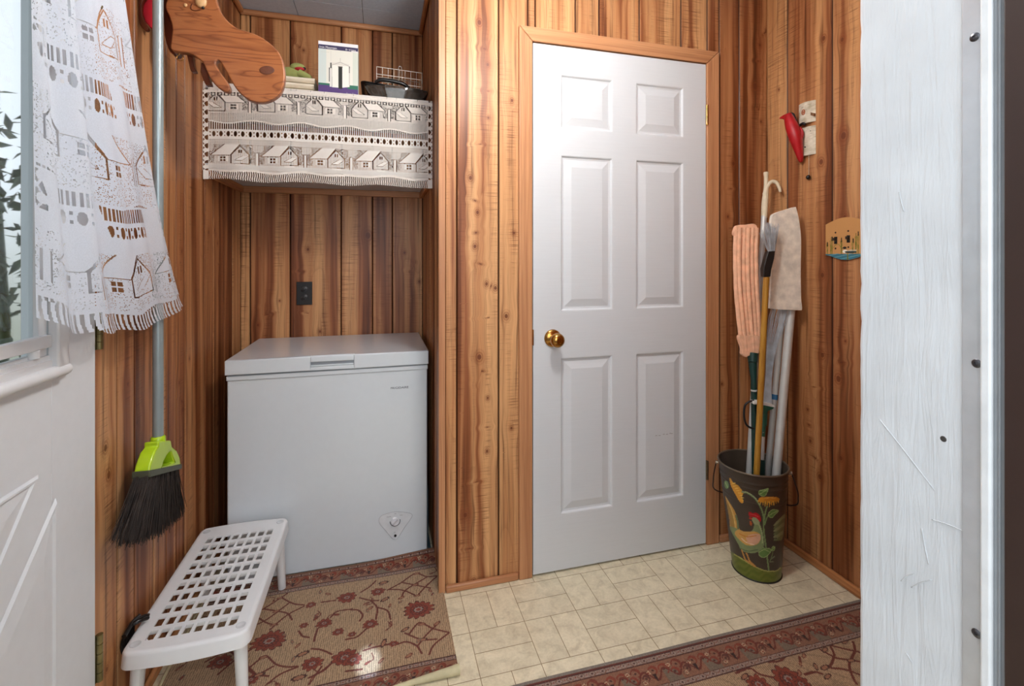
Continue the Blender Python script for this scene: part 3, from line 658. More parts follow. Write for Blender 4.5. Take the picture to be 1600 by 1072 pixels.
def painted_panel(name, o, ux, uy, w, h, nx, ny, fn, m, parent=None, zf=None):
    """flat printed face: o corner, ux/uy unit directions; fn(x, y) in metres gives srgb colours"""
    a, b = np.meshgrid(np.linspace(0, w, nx), np.linspace(0, h, ny)); P = np.array(o)+a[..., None]*np.array(ux)+b[..., None]*np.array(uy)
    if zf is not None: P = P+zf(a, b)[..., None]*np.cross(ux, uy)
    return grid_mesh(name, P, m, parent, paint=lin(fn(a, b)))
PRINT = vcol('printed_card', .45)
# carton
cb = empty('cardboard_box', (-.162, 2.085, 1.8745), 'white and purple printed carton standing upright on the lace shelf', 'box')
bm = bmesh.new(); box(bm, -.2385, -.0865, 2.0455, 2.125, 1.875, 2.087); mk('carton', bm, plain('carton_white', (222, 222, 216), .5), cb, bevel=.0008)
def carton(x, y):
    C = np.full(x.shape+(3,), 0.); C[:] = (226, 226, 216)
    def p(m, c): C[m] = c
    p(x < .03, (206, 218, 214)); p((x > .13) & (y > .04), (208, 216, 204))
    p((y < .040), (84, 62, 118)); p((y >= .028) & (y < .044) & ((x < .045) | (x > .11)), (48, 110, 88)); p((y < .036) & (x < .11), (84, 62, 118))
    p((y > .180) & (y < .1975), (62, 58, 92)); p((y > .1975) , (236, 236, 238)); p((x > .125) & (y > .177) & (y < .184), (220, 220, 216))
    lidp = [(.050, .120), (.115, .120), (.118, .128), (.082, .134), (.048, .128)]
    p(inpoly(x, y, [(.052, .030), (.052, .120), (.116, .120), (.118, .036), (.085, .030)]), (236, 236, 228)); p(inpoly(x, y, lidp), (218, 216, 208))
    p((x > .0755) & (x < .0905) & (y > .026) & (y < .114), (44, 46, 42)); p((x > .074) & (x < .092) & (y > .112) & (y < .117), (96, 92, 84))
    for X0, Y0, Y1 in ((.0415, .050, .108), (.0470, .105, .128), (.1175, .092, .120)): p((np.abs(x-X0) < .0022) & (y > Y0) & (y < Y1), (70, 72, 70))
    p((np.abs(x-.083) < .0010) & (y > .134) & (y < .150), (150, 150, 146)); p((np.abs(dpoly(x, y, [(.052, .034), (.050, .118), (.083, .133), (.117, .120), (.118, .036)])) < .0009), (170, 168, 160))
    p((np.abs(x-.047) < .0006) & (y > .128) & (y < .175), (198, 200, 194)); p((np.abs(y-.168) < .0010) & (x > .008) & (x < .042), (196, 198, 192)); p((x > .043) & (x < .051) & (y > .030) & (y < .100), (222, 222, 216))
    return C
painted_panel('printed_front', (-.2380, 2.0452, 1.8755), (1, 0, 0), (0, 0, 1), .151, .211, 152, 212, carton, PRINT, cb)
wt = plain('print_white', (236, 236, 240), .5)
text_mesh('box_lettering', 'Iron Mountain', .0130, wt, cb, (-.2340, 2.0446, 2.0585), (.88, 0, 0), (0, 0, 1), .0001)
text_mesh('box_lettering', '8 • 4 Litre', .0110, wt, cb, (-.1350, 2.0446, 2.0585), (.88, 0, 0), (0, 0, 1), .0001)
text_mesh('box_lettering', 'Steam Tray', .0095, wt, cb, (-.1320, 2.0446, 1.8805), (.85, 0, 0), (0, 0, 1), .0001)
# folded cream blanket and the green plush on it
bm = bmesh.new()
for k in range(3):
    ol = [(2.075, 1.876+k*.024), (2.09, 1.874+k*.024), (2.30, 1.874+k*.024), (2.32, 1.885+k*.024), (2.30, 1.897+k*.024), (2.10, 1.8975+k*.024), (2.066, 1.888+k*.024)]
    L = smooth_loop(ol, 4); prism(bm, [(-.40, p[0], p[1]) for p in L], (.138+.004*k, 0, 0))
tag(mk('folded_cloth', bm, plain('cream_fleece', (226, 216, 196), .9, bump=(200., .3)), bevel=.005, seg=3), 'folded cream cloth lying on the lace shelf under the green plush frog', 'cloth')
fg = empty('plush_frog', (-.335, 2.14, 1.923), 'small green plush frog with a red ribbon on the folded cream cloth', 'plush toy')
GR = plain('green_plush', (148, 156, 92), .9, bump=(300., .4)); 
def blob(name, c, r, m, parent, s=(1, 1, 1), rot=None):
    bm = bmesh.new(); bmesh.ops.create_icosphere(bm, subdivisions=3, radius=r); M = Matrix.Diagonal((*s, 1)); 
    if rot: M = Matrix.Rotation(rot[1], 4, rot[0]) @ M
    bm.transform(M); bmesh.ops.translate(bm, verts=bm.verts[:], vec=Vector(c)); 
    for f in bm.faces: f.smooth = True
    return mk(name, bm, m, parent, smooth=80)
bm = bmesh.new(); tube(bm, arc([(-.395, 2.14, 1.950), (-.365, 2.14, 1.952), (-.335, 2.135, 1.948), (-.315, 2.13, 1.94)], 5), [.020+.008*math.sin(PI*i/15) for i in range(16)], 14); mk('body', bm, GR, fg, smooth=80)
hd = blob('head', (-.327, 2.13, 1.977), .024, GR, fg, (1.25, 1, .72))
bm = bmesh.new(); tube(bm, arc([(-.318, 2.115, 1.95), (-.295, 2.11, 1.940), (-.272, 2.105, 1.930)], 5), [.016, .015, .014, .0135, .013, .0125, .012, .0115, .011, .009, .006], 12); mk('leg', bm, GR, fg, smooth=80)
blob('ribbon', (-.318, 2.116, 1.967), .013, plain('red_ribbon', (176, 34, 44), .6), fg, (1.5, .9, .62))
blob('eye', (-.300, 2.118, 1.972), .006, blk, fg)
fg.location.z += .024
# baking dishes and wire basket
rt = empty('roasting_pan', (.07, 2.20, 1.874), 'dark roasting pan at the right end of the lace shelf', 'pan')
BK = plain('black_enamel', (20, 17, 16), .3)
def pan(name, x0, x1, y0, y1, z0, z1, fl, m, parent, lip=.012, t=.002, tilt=0.):
    bm = bmesh.new(); rings = []
    def rr(a, b, c, d, z, r=.02, n=5):
        pts = []
        for cx, cy, s0 in ((b-r, d-r, 0), (a+r, d-r, 1), (a+r, c+r, 2), (b-r, c+r, 3)):
            for k in range(n+1): th = PI/2*(s0+k/n); pts.append(bm.verts.new((cx+r*math.cos(th), cy+r*math.sin(th), z-tilt*(cx-x0))))
        return pts
    rings = [rr(x0+fl+t, x1-fl-t, y0+fl+t, y1-fl-t, z0+t), rr(x0+t, x1-t, y0+t, y1-t, z1), rr(x0-lip, x1+lip, y0-lip, y1+lip, z1), rr(x0-lip, x1+lip, y0-lip, y1+lip, z1-t), rr(x0, x1, y0, y1, z1-t), rr(x0+fl, x1-fl, y0+fl, y1-fl, z0)]
    bm.faces.new(rings[0]); bm.faces.new(rings[-1][::-1])
    for a, b in zip(rings[:-1], rings[1:]):
        for k in range(len(a)): bm.faces.new((a[k], a[(k+1) % len(a)], b[(k+1) % len(a)], b[k]))
    return mk(name, bm, m, parent, smooth=50)
pan('pan_body', -.068, .192, 2.125, 2.36, 1.893, 1.968, .03, BK, rt, tilt=.085)
bm = bmesh.new(); tube(bm, arc([(-.02, 2.116, 1.965), (.01, 2.108, 1.976), (.09, 2.108, 1.969), (.12, 2.116, 1.953)], 5), .008, 10); box(bm, -.02, .14, 2.18, 2.30, 1.8735, 1.8945); mk('pan_handle', bm, BK, rt, smooth=60)
def glass_mat():
    n = N('smoky_glass'); f = n.noise(n.obj(), 60., 3.); n.set(color=n.ramp(f, [(.3, (.16, .13, .10)), (.7, (.34, .30, .27))]), rough=.08, trans=.85, ior=1.5); return n.m
gd = empty('glass_dish', (.07, 2.065, 1.874), 'oval cut-glass dish in front of the dark roasting pan', 'dish')
bm = bmesh.new(); n_ = 72; prof = [(.60, 0), (.70, .002), (.86, .014), (1.0, .029), (1.0, .032), (.95, .031), (.82, .017), (.64, .005), (0, .004)]; rings = []
for r_, h_ in prof:
    ring = []
    for k in range(n_):
        th = 2*PI*k/n_; cut = 1+.025*math.sin(th*18)*(1 if .7 < r_ < .99 else .3); ring.append(bm.verts.new((.068+.128*r_*cut*math.cos(th), 2.066+.036*r_*cut*math.sin(th), 1.8745+h_*1.65)))
    rings.append(ring)
bm.faces.new(rings[0][::-1])
for a, b in zip(rings[:-1], rings[1:]):
    for k in range(n_): bm.faces.new((a[k], a[(k+1) % n_], b[(k+1) % n_], b[k]))
mk('dish_body', bm, glass_mat(), gd, smooth=30)
WR = plain('wire_steel', (196, 186, 170), .3, .85)
wb = empty('wire_basket', (.09, 2.23, 1.965), 'chromed wire basket resting in the dark roasting pan', 'basket')
bm = bmesh.new(); x0, x1, y0, y1 = -.015, .182, 2.19, 2.31
for z, e in ((2.062, .0), (2.030, .0), (2.000, .004)): tube(bm, [(x0+e, y0+e, z), (x1-e, y0+e, z-.008), (x1-e, y1, z-.008), (x0+e, y1, z), (x0+e, y0+e, z)], .0016, 6)
for i in range(9):
    x = x0+(x1-x0)*i/8; tube(bm, [(x, y0, 2.060-.006*i/8), (x, y0+.003, 1.962), (x, y1, 1.962), (x, y1, 2.060)], .0012, 6)
mk('wire_frame', bm, WR, wb, smooth=60)
bm = bmesh.new(); tube(bm, arc([(.078, y0-.002, 2.010), (.078, y0-.003, 2.05), (.080, y0-.003, 2.068), (.086, y0-.003, 2.073), (.092, y0-.003, 2.068), (.094, y0-.002, 2.05), (.094, y0-.002, 2.010)], 4), .0016, 8); mk('basket_handle', bm, WR, wb, smooth=60)

# ------------------------------------------------------------------ white plastic step stool
st = empty('step_stool', (-.47, 1.655, 0), 'low white plastic step stool with a slotted top on the left', 'stool')
PW = plain('white_plastic', (226, 228, 230), .3, vary=.01, spec=.5)
SX0, SX1, SY0, SY1, SZ = -.614, -.329, 1.375, 1.940, .250
cxs = [-.573+.0268*i for i in range(8)]; cys = [1.408+.0475*j for j in range(10)]
gxs = sorted(set([SX0+.012, -.600, -.585]+[round(a, 5) for c in cxs for a in (c, c+.0185)]+[-.352, -.342, SX1-.012])); gys = sorted(set([SY0+.010, 1.39]+[round(a, 5) for c in cys for a in (c, c+.033)]+[1.875, 1.90, 1.92, SY1-.010]))
def bow(x, y):
    k = 1-((x-(SX0+SX1)/2)/((SX1-SX0)/2))**2
    return y+(-.012*k if y < SY0+.03 else (.012*k if y > SY1-.03 else 0))
bm = bmesh.new(); g_ = {}
def vtx(i, j, z):
    k = (i, j, z)
    if k not in g_: g_[k] = bm.verts.new((gxs[i], bow(gxs[i], gys[j]), z))
    return g_[k]
def hole(i, j):
    return any(abs(gxs[i]-c) < 1e-4 for c in cxs) and any(abs(gys[j]-c) < 1e-4 for c in cys)
th = .005; nx_, ny_ = len(gxs)-1, len(gys)-1
solid = [[not hole(i, j) for j in range(ny_)] for i in range(nx_)]
for i in range(nx_):
    for j in range(ny_):
        if not solid[i][j]: continue
        bm.faces.new((vtx(i, j, SZ), vtx(i+1, j, SZ), vtx(i+1, j+1, SZ), vtx(i, j+1, SZ))); bm.faces.new((vtx(i, j, SZ-th), vtx(i, j+1, SZ-th), vtx(i+1, j+1, SZ-th), vtx(i+1, j, SZ-th)))
        for di, dj, a, b in ((-1, 0, (i, j+1), (i, j)), (1, 0, (i+1, j), (i+1, j+1)), (0, -1, (i, j), (i+1, j)), (0, 1, (i+1, j+1), (i, j+1))):
            ii, jj = i+di, j+dj
            if 0 <= ii < nx_ and 0 <= jj < ny_ and not solid[ii][jj]: bm.faces.new((vtx(*a, SZ), vtx(*a, SZ-th), vtx(*b, SZ-th), vtx(*b, SZ)))
mk('slotted_top', bm, PW, st)
# rounded rim and skirt around the slotted field
def rrect(x0, x1, y0, y1, r, n=6, bowed=True):
    pts = []
    for (cx, cy, s0) in ((x1-r, y1-r, 0), (x0+r, y1-r, 1), (x0+r, y0+r, 2), (x1-r, y0+r, 3)):
        for k in range(n+1): t_ = PI/2*(s0+k/n); pts.append([cx+r*math.cos(t_), cy+r*math.sin(t_)])
        nxt = {0: (x0+r, y1), 1: (x0, y0+r), 2: (x1-r, y0), 3: (x1, y1-r)}[s0]; a = pts[-1]
        for q in range(1, 8): pts.append([a[0]+(nxt[0]-a[0])*q/8, a[1]+(nxt[1]-a[1])*q/8])
    if bowed:
        for p in pts: p[1] = bow(p[0], p[1])
    return pts
bm = bmesh.new(); rings = []
for ins, z in ((.0125, SZ-.004), (.0125, SZ), (.006, SZ-.0005), (.002, SZ-.003), (.0, SZ-.008), (-.003, SZ-.038), (-.0005, SZ-.038), (.004, SZ-.010), (.0125, SZ-.006)):
    rings.append([bm.verts.new((p[0], p[1], z)) for p in rrect(SX0+ins, SX1-ins, SY0+ins, SY1-ins, max(.004, .022-ins))])
for a, b in zip(rings[:-1], rings[1:]):
    for k in range(len(a)): bm.faces.new((a[k], a[(k+1) % len(a)], b[(k+1) % len(a)], b[k]))
mk('rim', bm, PW, st, smooth=40)
bm = bmesh.new()
for j in range(0, 10, 2): box(bm, SX0+.01, SX1-.01, cys[j]+.038, cys[j]+.0405, SZ-.013, SZ-th)
for c in cxs[:-1:2]: box(bm, c+.0215, c+.0238, SY0+.02, SY1-.02, SZ-.012, SZ-th)
mk('under_rib', bm, PW, st)
for lx in (-.586, -.357):
    for ly in (1.408, 1.907):
        dx = .010 if lx > -.45 else -.010; dy = .012 if ly > 1.6 else -.012
        bm = bmesh.new(); tube(bm, [(lx, ly, SZ-.006), (lx, ly, SZ-.040), (lx+.001, ly, SZ-.041), (lx+dx, ly+dy*.6, .004), (lx+dx, ly+dy*.6, 0)], [.0195, .0190, .0165, .0130, .012], 24); mk('leg', bm, PW, st, smooth=50)
        bm = bmesh.new(); lathe(bm, [(.0125, 0), (.0118, .0010), (.0105, .0012), (.009, .0004), (0, .0003)], (lx+(.004 if lx > -.45 else -.004), ly-(.006 if ly < 1.6 else -.006), SZ-.0002), (0, 0, 1), 24); mk('leg_cap', bm, plain('cap_white', (204, 207, 210), .35), st, smooth=50)
# dark clip on its left edge
hc = empty('hair_clip', (-.628, 1.46, .245), 'black claw clip hanging on the left edge of the stool', 'clip')
bm = bmesh.new()
for k in range(7): y = 1.425+k*.010; tube(bm, arc([(-.622, y, .262), (-.628, y+.002, .250), (-.630, y+.001, .232), (-.626, y-.003, .218)], 4), .0030, 8)
tube(bm, arc([(-.622, 1.42, .262), (-.621, 1.455, .268), (-.620, 1.492, .262)], 5), .0055, 10)
mk('claw', bm, BK, hc, smooth=60)
bm = bmesh.new()
tube(bm, arc([(-.622, 1.455, .266), (-.606, 1.462, .268), (-.592, 1.478, .262)], 5), [.006]*5+[.005]*5+[.004], 8); tube(bm, arc([(-.618, 1.475, .264), (-.606, 1.488, .262), (-.598, 1.495, .258)], 5), .004, 8); mk('clip_lever', bm, BK, hc, smooth=60)

# ------------------------------------------------------------------ broom hanging by the left wall
br = empty('broom', (-.58, 1.50, .45), 'grey-handled angle broom with lime green head hanging beside the door', 'broom')
PG = plain('grey_metal_pole', (150, 164, 168), .28, .35, vary=.03)
bm = bmesh.new(); tube(bm, [(-.58, 1.502, .70), (-.58, 1.502, 2.05)], .0125, 24); tube(bm, [(-.58, 1.502, 2.045), (-.58, 1.502, 2.065)], [.013, .009], 20); mk('pole', bm, PG, br, smooth=50)
LG = plain('lime_plastic', (172, 206, 30), .28, vary=.02, coat=.3)
def bY(zx, zy): p = onX(160+zx/4.871, 640+zy/4.871, -.58); return (p[1], p[2])
bm = bmesh.new()
ol = [bY(*p) for p in ((372, 245), (372, 285), (345, 320), (322, 380), (306, 430), (298, 478), (380, 470), (400, 462), (548, 428), (540, 370), (515, 315), (478, 285), (470, 238))]
inn = [bY(*p) for p in ((466, 320), (440, 350), (412, 400), (402, 440), (470, 420), (500, 405), (478, 350), (474, 330))]
lathe(bm, [(.0165, -.012), (.0175, -.008), (.0175, .016), (.0150, .020), (.0132, .021)], (-.58, 1.502, bY(420, 250)[1]-.004), (0, 0, 1), 24)
def slab_hole(bm, ol, inn, x0, x1):
    a = [bm.verts.new((x0, p[0], p[1])) for p in ol]; b = [bm.verts.new((x0, p[0], p[1])) for p in inn]
    es = [bm.edges.new((v[i], v[(i+1) % len(v)])) for v in (a, b) for i in range(len(v))]
    fs = [f for f in bmesh.ops.triangle_fill(bm, use_beauty=True, use_dissolve=False, edges=es)['geom'] if isinstance(f, bmesh.types.BMFace)]
    ex = bmesh.ops.extrude_face_region(bm, geom=fs); vs = [g for g in ex['geom'] if isinstance(g, bmesh.types.BMVert)]; bmesh.ops.translate(bm, verts=vs, vec=(x1-x0, 0, 0))
slab_hole(bm, ol, inn, -.597, -.563); mk('broom_head', bm, LG, br, bevel=.004, seg=3)
b0, b1 = bY(295, 485), bY(548, 435)
bm = bmesh.new(); prism(bm, [(-.600, b0[0]-.002, b0[1]+.006), (-.600, b1[0], b1[1]+.006), (-.600, b1[0], b1[1]-.008), (-.600, b0[0]-.002, b0[1]-.012)], (.040, 0, 0)); mk('bristle_socket', bm, plain('olive_plastic', (74, 78, 60), .5), br, bevel=.002)
tips = [bY(*p) for p in ((128, 1000), (185, 1003), (250, 1000), (330, 985), (400, 945), (450, 900), (500, 860), (550, 815), (580, 770))]
bm = bmesh.new()
for k in range(900):
    f = rng.random(); g2 = rng.random(); y = b0[0]+(b1[0]-b0[0])*f; z = b0[1]-.004+(b1[1]-b0[1])*f; q = min(max(f+rng.normal(0, .03), 0), .999)*(len(tips)-1); i = int(q); w = q-i
    ty = tips[i][0]*(1-w)+tips[i+1][0]*w+rng.normal(0, .004); tz = tips[i][1]*(1-w)+tips[i+1][1]*w+rng.normal(0, .006); x = -.595+.030*g2; tx = -.600+.042*g2+rng.normal(0, .003)
    if k > 890: ty += rng.normal(0, .04); tz += .02
    m_ = ((x+tx)/2, (y+ty)/2+rng.normal(0, .002), (z+tz)/2); tube(bm, [(x, y, z), m_, (tx, ty, tz)], [.0011, .0010, .0006], 3, cap=False)
tag(mk('bristles', bm, plain('dark_bristle', (46, 38, 34), .6, vary=.5), br), kind='stuff')
bm = bmesh.new(); tube(bm, arc([(XL+.001, 1.502, 2.03), (-.60, 1.502, 2.03), (-.58, 1.502, 2.045), (-.578, 1.502, 2.075)], 4), .0025, 8)
lathe(bm, [(0, 0), (.012, 0), (.012, .002), (0, .003)], (XL+.0005, 1.502, 2.03), (1, 0, 0), 12)
tag(mk('wall_hook', bm, WR, smooth=50), 'steel hook on the left wall holding up the broom pole', 'hook')

# ------------------------------------------------------------------ wooden moose head sticking out from the left wall
def moose_wood():
    n = N('varnished_pine'); mp_ = n.new('ShaderNodeMapping'); n.put(mp_, 0, n.obj()); mp_.inputs['Rotation'].default_value = (0, -.55, 0); mp_.inputs['Scale'].default_value = (2.2, 4, 11); o = mp_.outputs[0]; w = n.noise(o, 1.1, 3., .5, .4); f = n.math('FRACT', n.math('MULTIPLY', w, 13.)); g = n.noise(n.mapv(n.obj(), (20, 20, 260)), 1., 2.)
    c = n.ramp(f, [(0, L4((130, 76, 44))), (.30, L4((160, 100, 60))), (.85, L4((154, 94, 56))), (.98, L4((118, 66, 36)))]); c = n.mix(n.math('MULTIPLY', n.math('SUBTRACT', g, .5, clamp=True), 1.4), c, L4((120, 62, 30)))
    n.set(color=c, rough=.28, spec=.4); return n.m
MW = moose_wood()
MD = trim_wood('dark_varnish', 'z', (70, 28, 12), (104, 48, 22), rough=.35)
ms = empty('moose_head', (-.45, 1.55, 1.70), 'varnished flat wooden moose head mounted on the left wall beside the lace shelf', 'wall ornament')
MY = 1.55
def mp(zx, zy, y=MY): p = onY(220+zx/5.362, zy/5.362, y); return (float(p[0]), y, float(p[2]))
head = [(255, 415), (380, 440), (452, 468), (515, 520), (550, 590), (585, 660), (625, 712), (690, 760), (733, 765), (746, 735), (720, 680), (670, 612), (630, 545), (632, 508), (655, 504), (690, 555), (740, 645), (800, 745), (860, 805), (930, 847), (1030, 856), (1120, 822), (1178, 762), (1204, 665), (1200, 560), (1170, 460), (1100, 378), (1000, 305), (900, 265), (800, 230), (720, 165), (660, 80), (620, -40), (560, -140), (440, -190), (330, -190), (250, -120), (225, -30), (205, 60), (238, 140), (262, 230), (255, 320)]
pts = [V3(p) for p in smooth_loop([mp(*p) for p in head], 4)]
bm = bmesh.new(); prism(bm, pts, (0, .024, 0)); mk('head_board', bm, MW, ms, bevel=.0035, seg=3)
# darker mounting board between head and wall, seen at the neck
nk = [(186, 60), (192, 200), (205, 330), (245, 435), (300, 440), (330, 300), (320, -60), (186, -120)]
bm = bmesh.new(); P = [mp(*p, MY+.0245) for p in nk]; P = [(max(p[0], XL+.001), p[1], p[2]) for p in P]; prism(bm, [V3(p) for p in smooth_loop(P, 3)], (0, .040, 0)); mk('neck_bracket', bm, MD, ms, bevel=.002)
for ol in ([(378, 440), (395, 500), (410, 575), (420, 598), (462, 598), (446, 560), (436, 500), (430, 450)], [(505, 520), (498, 600), (515, 650), (540, 708), (590, 712), (572, 650), (560, 600), (560, 540)]):
    bm = bmesh.new(); prism(bm, [mp(*p, MY+.0245) for p in ol], (0, .022, 0)); mk('coat_peg', bm, MD, ms, bevel=.002)
bm = bmesh.new(); c = V3(mp(330, 485, MY+.012)); tube(bm, [c+Vector((.0085*math.cos(t), 0, .0085*math.sin(t))) for t in np.linspace(PI*.6, PI*2.3, 18)], .0011, 8); tube(bm, [c+Vector((.0085*math.cos(PI*.6), 0, .0085*math.sin(PI*.6))), c+Vector((-.001, 0, .014))], .0011, 8)
mk('ring_hook', bm, brass, ms, smooth=60)
nos = V3(mp(1056, 588, MY-.0003)); bm = bmesh.new(); bmesh.ops.create_icosphere(bm, subdivisions=3, radius=.0165); bm.transform(Matrix.Translation(nos) @ Matrix.Rotation(-.15, 4, 'Y') @ Matrix.Diagonal((1.25, .10, .78, 1)))
mk('nostril', bm, plain('burnt_wood', (92, 48, 24), .5, vary=.3), ms, smooth=80)
EY = plain('eye_wood', (206, 166, 116), .35)
for (zx, zy, r, pup) in ((505, 10, .0150, 1), (375, 42, .0045, 0)):
    c = V3(mp(zx, zy, MY-.002)); bm = bmesh.new(); bmesh.ops.create_icosphere(bm, subdivisions=3, radius=r); bm.transform(Matrix.Translation(c) @ Matrix.Diagonal((1.0, .5, 1.25 if pup else 1.1, 1))); mk('eye' if pup else 'wooden_plug', bm, EY, ms, smooth=80)
    if pup: bm = bmesh.new(); bmesh.ops.create_icosphere(bm, subdivisions=2, radius=.0040); bm.transform(Matrix.Translation(V3(mp(522, 66, MY-.005)))); mk('pupil', bm, blk, ms, smooth=80)
bm = bmesh.new(); tube(bm, arc([mp(430, 30, MY-.001), mp(420, 70, MY-.0015), mp(450, 88, MY-.0015), mp(500, 82, MY-.0015)], 4), .0012, 6); mk('eyelid_line', bm, MD, ms, smooth=60)
# antler reaching back along the wall, and the ear
an = [(190, 20), (165, 0), (150, -60), (175, -130), (240, -190), (330, -230), (300, -120), (240, -60)]
def mq(px, py, y): p = onY(px, py, y); return (max(float(p[0]), XL+.003), y, float(p[2]))
bm = bmesh.new(); P = [(234, -10), (222, 2), (220, 18), (225, 33), (231, 44), (226, 48), (219, 40), (213, 28), (210, 12), (212, -4), (222, -26), (244, -44), (262, -48), (262, -30)]
# drawn in its own plane a little in front of the board
prism(bm, [V3(p) for p in smooth_loop([mq(x+1, y, 1.518) for x, y in P], 3)], (0, .013, 0)); prism(bm, [mq(250, -46, 1.52), mq(285, -46, 1.52), mq(285, -20, 1.52), mq(250, -20, 1.52)], (0, .03, 0)); mk('antler', bm, MD, ms, bevel=.002)
bm = bmesh.new(); P = [(218, -6), (247, -6), (249, 20), (246, 42), (240, 47), (232, 40), (224, 28), (219, 12)]
prism(bm, [V3(p) for p in smooth_loop([mq(x, y, 1.534) for x, y in P], 3)], (0, .012, 0))
tag(mk('felt_cap', bm, plain('red_felt', (196, 20, 40), .85, bump=(300., .2)), bevel=.003, seg=3), 'bright red felt cap hanging on the wall behind the grey broom pole', 'cap')

# ------------------------------------------------------------------ lace curtain over the outside door's window
cs = .0016; CW, CH = .66, .93; nu, nv = int(CW/cs), int(CH/cs)
U, V = np.meshgrid((np.arange(nu)+.5)*cs, (np.arange(nv)+.5)*cs)
K = lace_keep(U, V, CW, CH+1, cw=.20, scale=1.18, seed=3, dense=True, side=False)
rb = np.mod(V-.055*1.18, .205*1.18)/1.18; K = K | ((rb >= .084) & (rb < .172) & (V > .06))
fr_ = (V < .036); K = np.where(fr_, np.mod(U+.004*np.sin(V*60), .0125) < .0068, K)
rb = np.mod(V-.055*1.18, .205*1.18)/1.18; K = np.where((rb >= .110) & (rb < .168) & (V > .06) & (np.sin(U*27+V*9+1.2) > -.55), lace_keep(U, V, CW, CH+1, cw=.20, scale=1.18, seed=3), K)
gu, gv = np.meshgrid(np.arange(nu+1)*cs, np.arange(nv+1)*cs); s = gu/CW; h = gv/.75
Yl = .975-.055*np.clip(h, 0, 1.1); Yr = 1.625-.36*np.clip(h, 0, 1.3)**.80
Yc = Yl+(Yr-Yl)*s
Xc = -.553+(.010+.007*h)*np.sin(s*9.5+.7+.3*h)+.006*np.sin(s*23+2*h)-.004*np.cos(s*40+gv*3)
fold = np.exp(-((s-.22)/.045)**2); Xc = Xc+.022*fold; Yc = Yc+.030*np.exp(-((s-.26)/.05)**2)*(1-.5*h)
Zc_ = 1.083+gv+(.046*np.exp(-s/.10)-.024*np.exp(-((s-.55)/.25)**2)-.012)*np.clip(1-h*1.2, 0, 1)+.004*np.sin(s*30)*np.clip(1-h*2, 0, 1)+.03*np.clip(s-.9, 0, 1)*10*np.clip(1-h*3, 0, 1)*.3
cu = empty('lace_curtain', (-.55, 1.2, 1.08), 'white lace curtain with cottages and a fringed hem over the outside door window', 'curtain')
grid_mesh('curtain_cloth', np.stack([Xc, Yc, Zc_], -1), lace_mat('curtain_lace', (226, 233, 244), .35), cu, keep=K)
bm = bmesh.new(); tube(bm, [(-.553, .50, 2.015), (-.553, 1.262, 2.015)], .006, 12); lathe(bm, [(0, 0), (.010, .002), (.010, .012), (0, .016)], (-.553, 1.262, 2.015), (0, 1, 0), 12); mk('curtain_rod', bm, brass, cu, smooth=60)
bm = bmesh.new(); box(bm, -.6145, -.548, 1.225, 1.235, 2.006, 2.024); mk('rod_bracket', bm, brass, cu)

# ------------------------------------------------------------------ rugs
BEI = np.array((170, 140, 108.)); RED = np.array((124, 54, 36.)); DRK = np.array((68, 34, 28.)); TAN = np.array((146, 100, 74.)); GRY = np.array((126, 108, 98.)); LGT = np.array((190, 160, 128.)); VINE = np.array((98, 42, 30.))
def zp(lst, x0, y0, s_, r2=False): return [tuple(onZ(x0+a/s_, y0+b/s_)[:2]) for a, b in lst]
def rug_canvas(x0, x1, y0, y1, cell, seed):
    X, Y = np.meshgrid(np.arange(x0, x1+cell/2, cell), np.arange(y0, y1+cell/2, cell)); rg = np.random.default_rng(seed)
    C = np.empty(X.shape+(3,)); C[:] = BEI; ns = rg.normal(0, 1, X.shape)
    rib = .5+.5*np.sin(X*2*PI/.0062+1.5*np.sin(Y*40+X*30)); C *= (1-.27*(rib > .62)*(.5+.5*(ns > -.3)))[..., None]; C *= (1+.045*ns)[..., None]; return X, Y, C, rg
def put(C, m, col, rg=None): C[m] = np.asarray(col, float)
def stroke(X, Y, C, pts, w, col, cr=True):
    if cr: pts = cr2(pts, 6)
    xs = [p[0] for p in pts]; ys = [p[1] for p in pts]; m = (X > min(xs)-w) & (X < max(xs)+w) & (Y > min(ys)-w) & (Y < max(ys)+w); 
    if not m.any(): return
    sub = np.zeros(X.shape, bool); sub[m] = dpoly(X[m], Y[m], pts) < w; put(C, sub, col)
def rosette(X, Y, C, c, r, n=10, asp=.80, rot=0., seed=0):
    dx, dy = X-c[0], (Y-c[1])/asp; d = np.hypot(dx, dy); th = np.arctan2(dy, dx)+rot; r = r*1.1; L = r*(.74+.26*np.abs(np.sin(th*n/2))*(1+.3*np.sin(th*3+seed)))
    put(C, d < L*1.05, DRK); put(C, d < L*.97, RED)
    k = np.abs(np.sin(th*n/2)); put(C, (d < L*.80) & (d > L*.42) & (k < .28), DRK*1.15); put(C, (d < L*.62) & (d > L*.52), RED*.72); put(C, (d < r*.36), DRK); put(C, d < r*.32*(.7+.3*np.abs(np.sin(th*4))), GRY*1.1); put(C, d < r*.16, RED)
def leafy(X, Y, C, c, r, ang, col=DRK, fill=TAN):
    ca, sa = math.cos(ang), math.sin(ang); dx, dy = X-c[0], Y-c[1]; a = dx*ca+dy*sa; b = -dx*sa+dy*ca; e = (a/r)**2+(b/(r*.42))**2*(1+.4*np.sin(a/r*14)); put(C, e < 1, col); put(C, e < .42, fill)
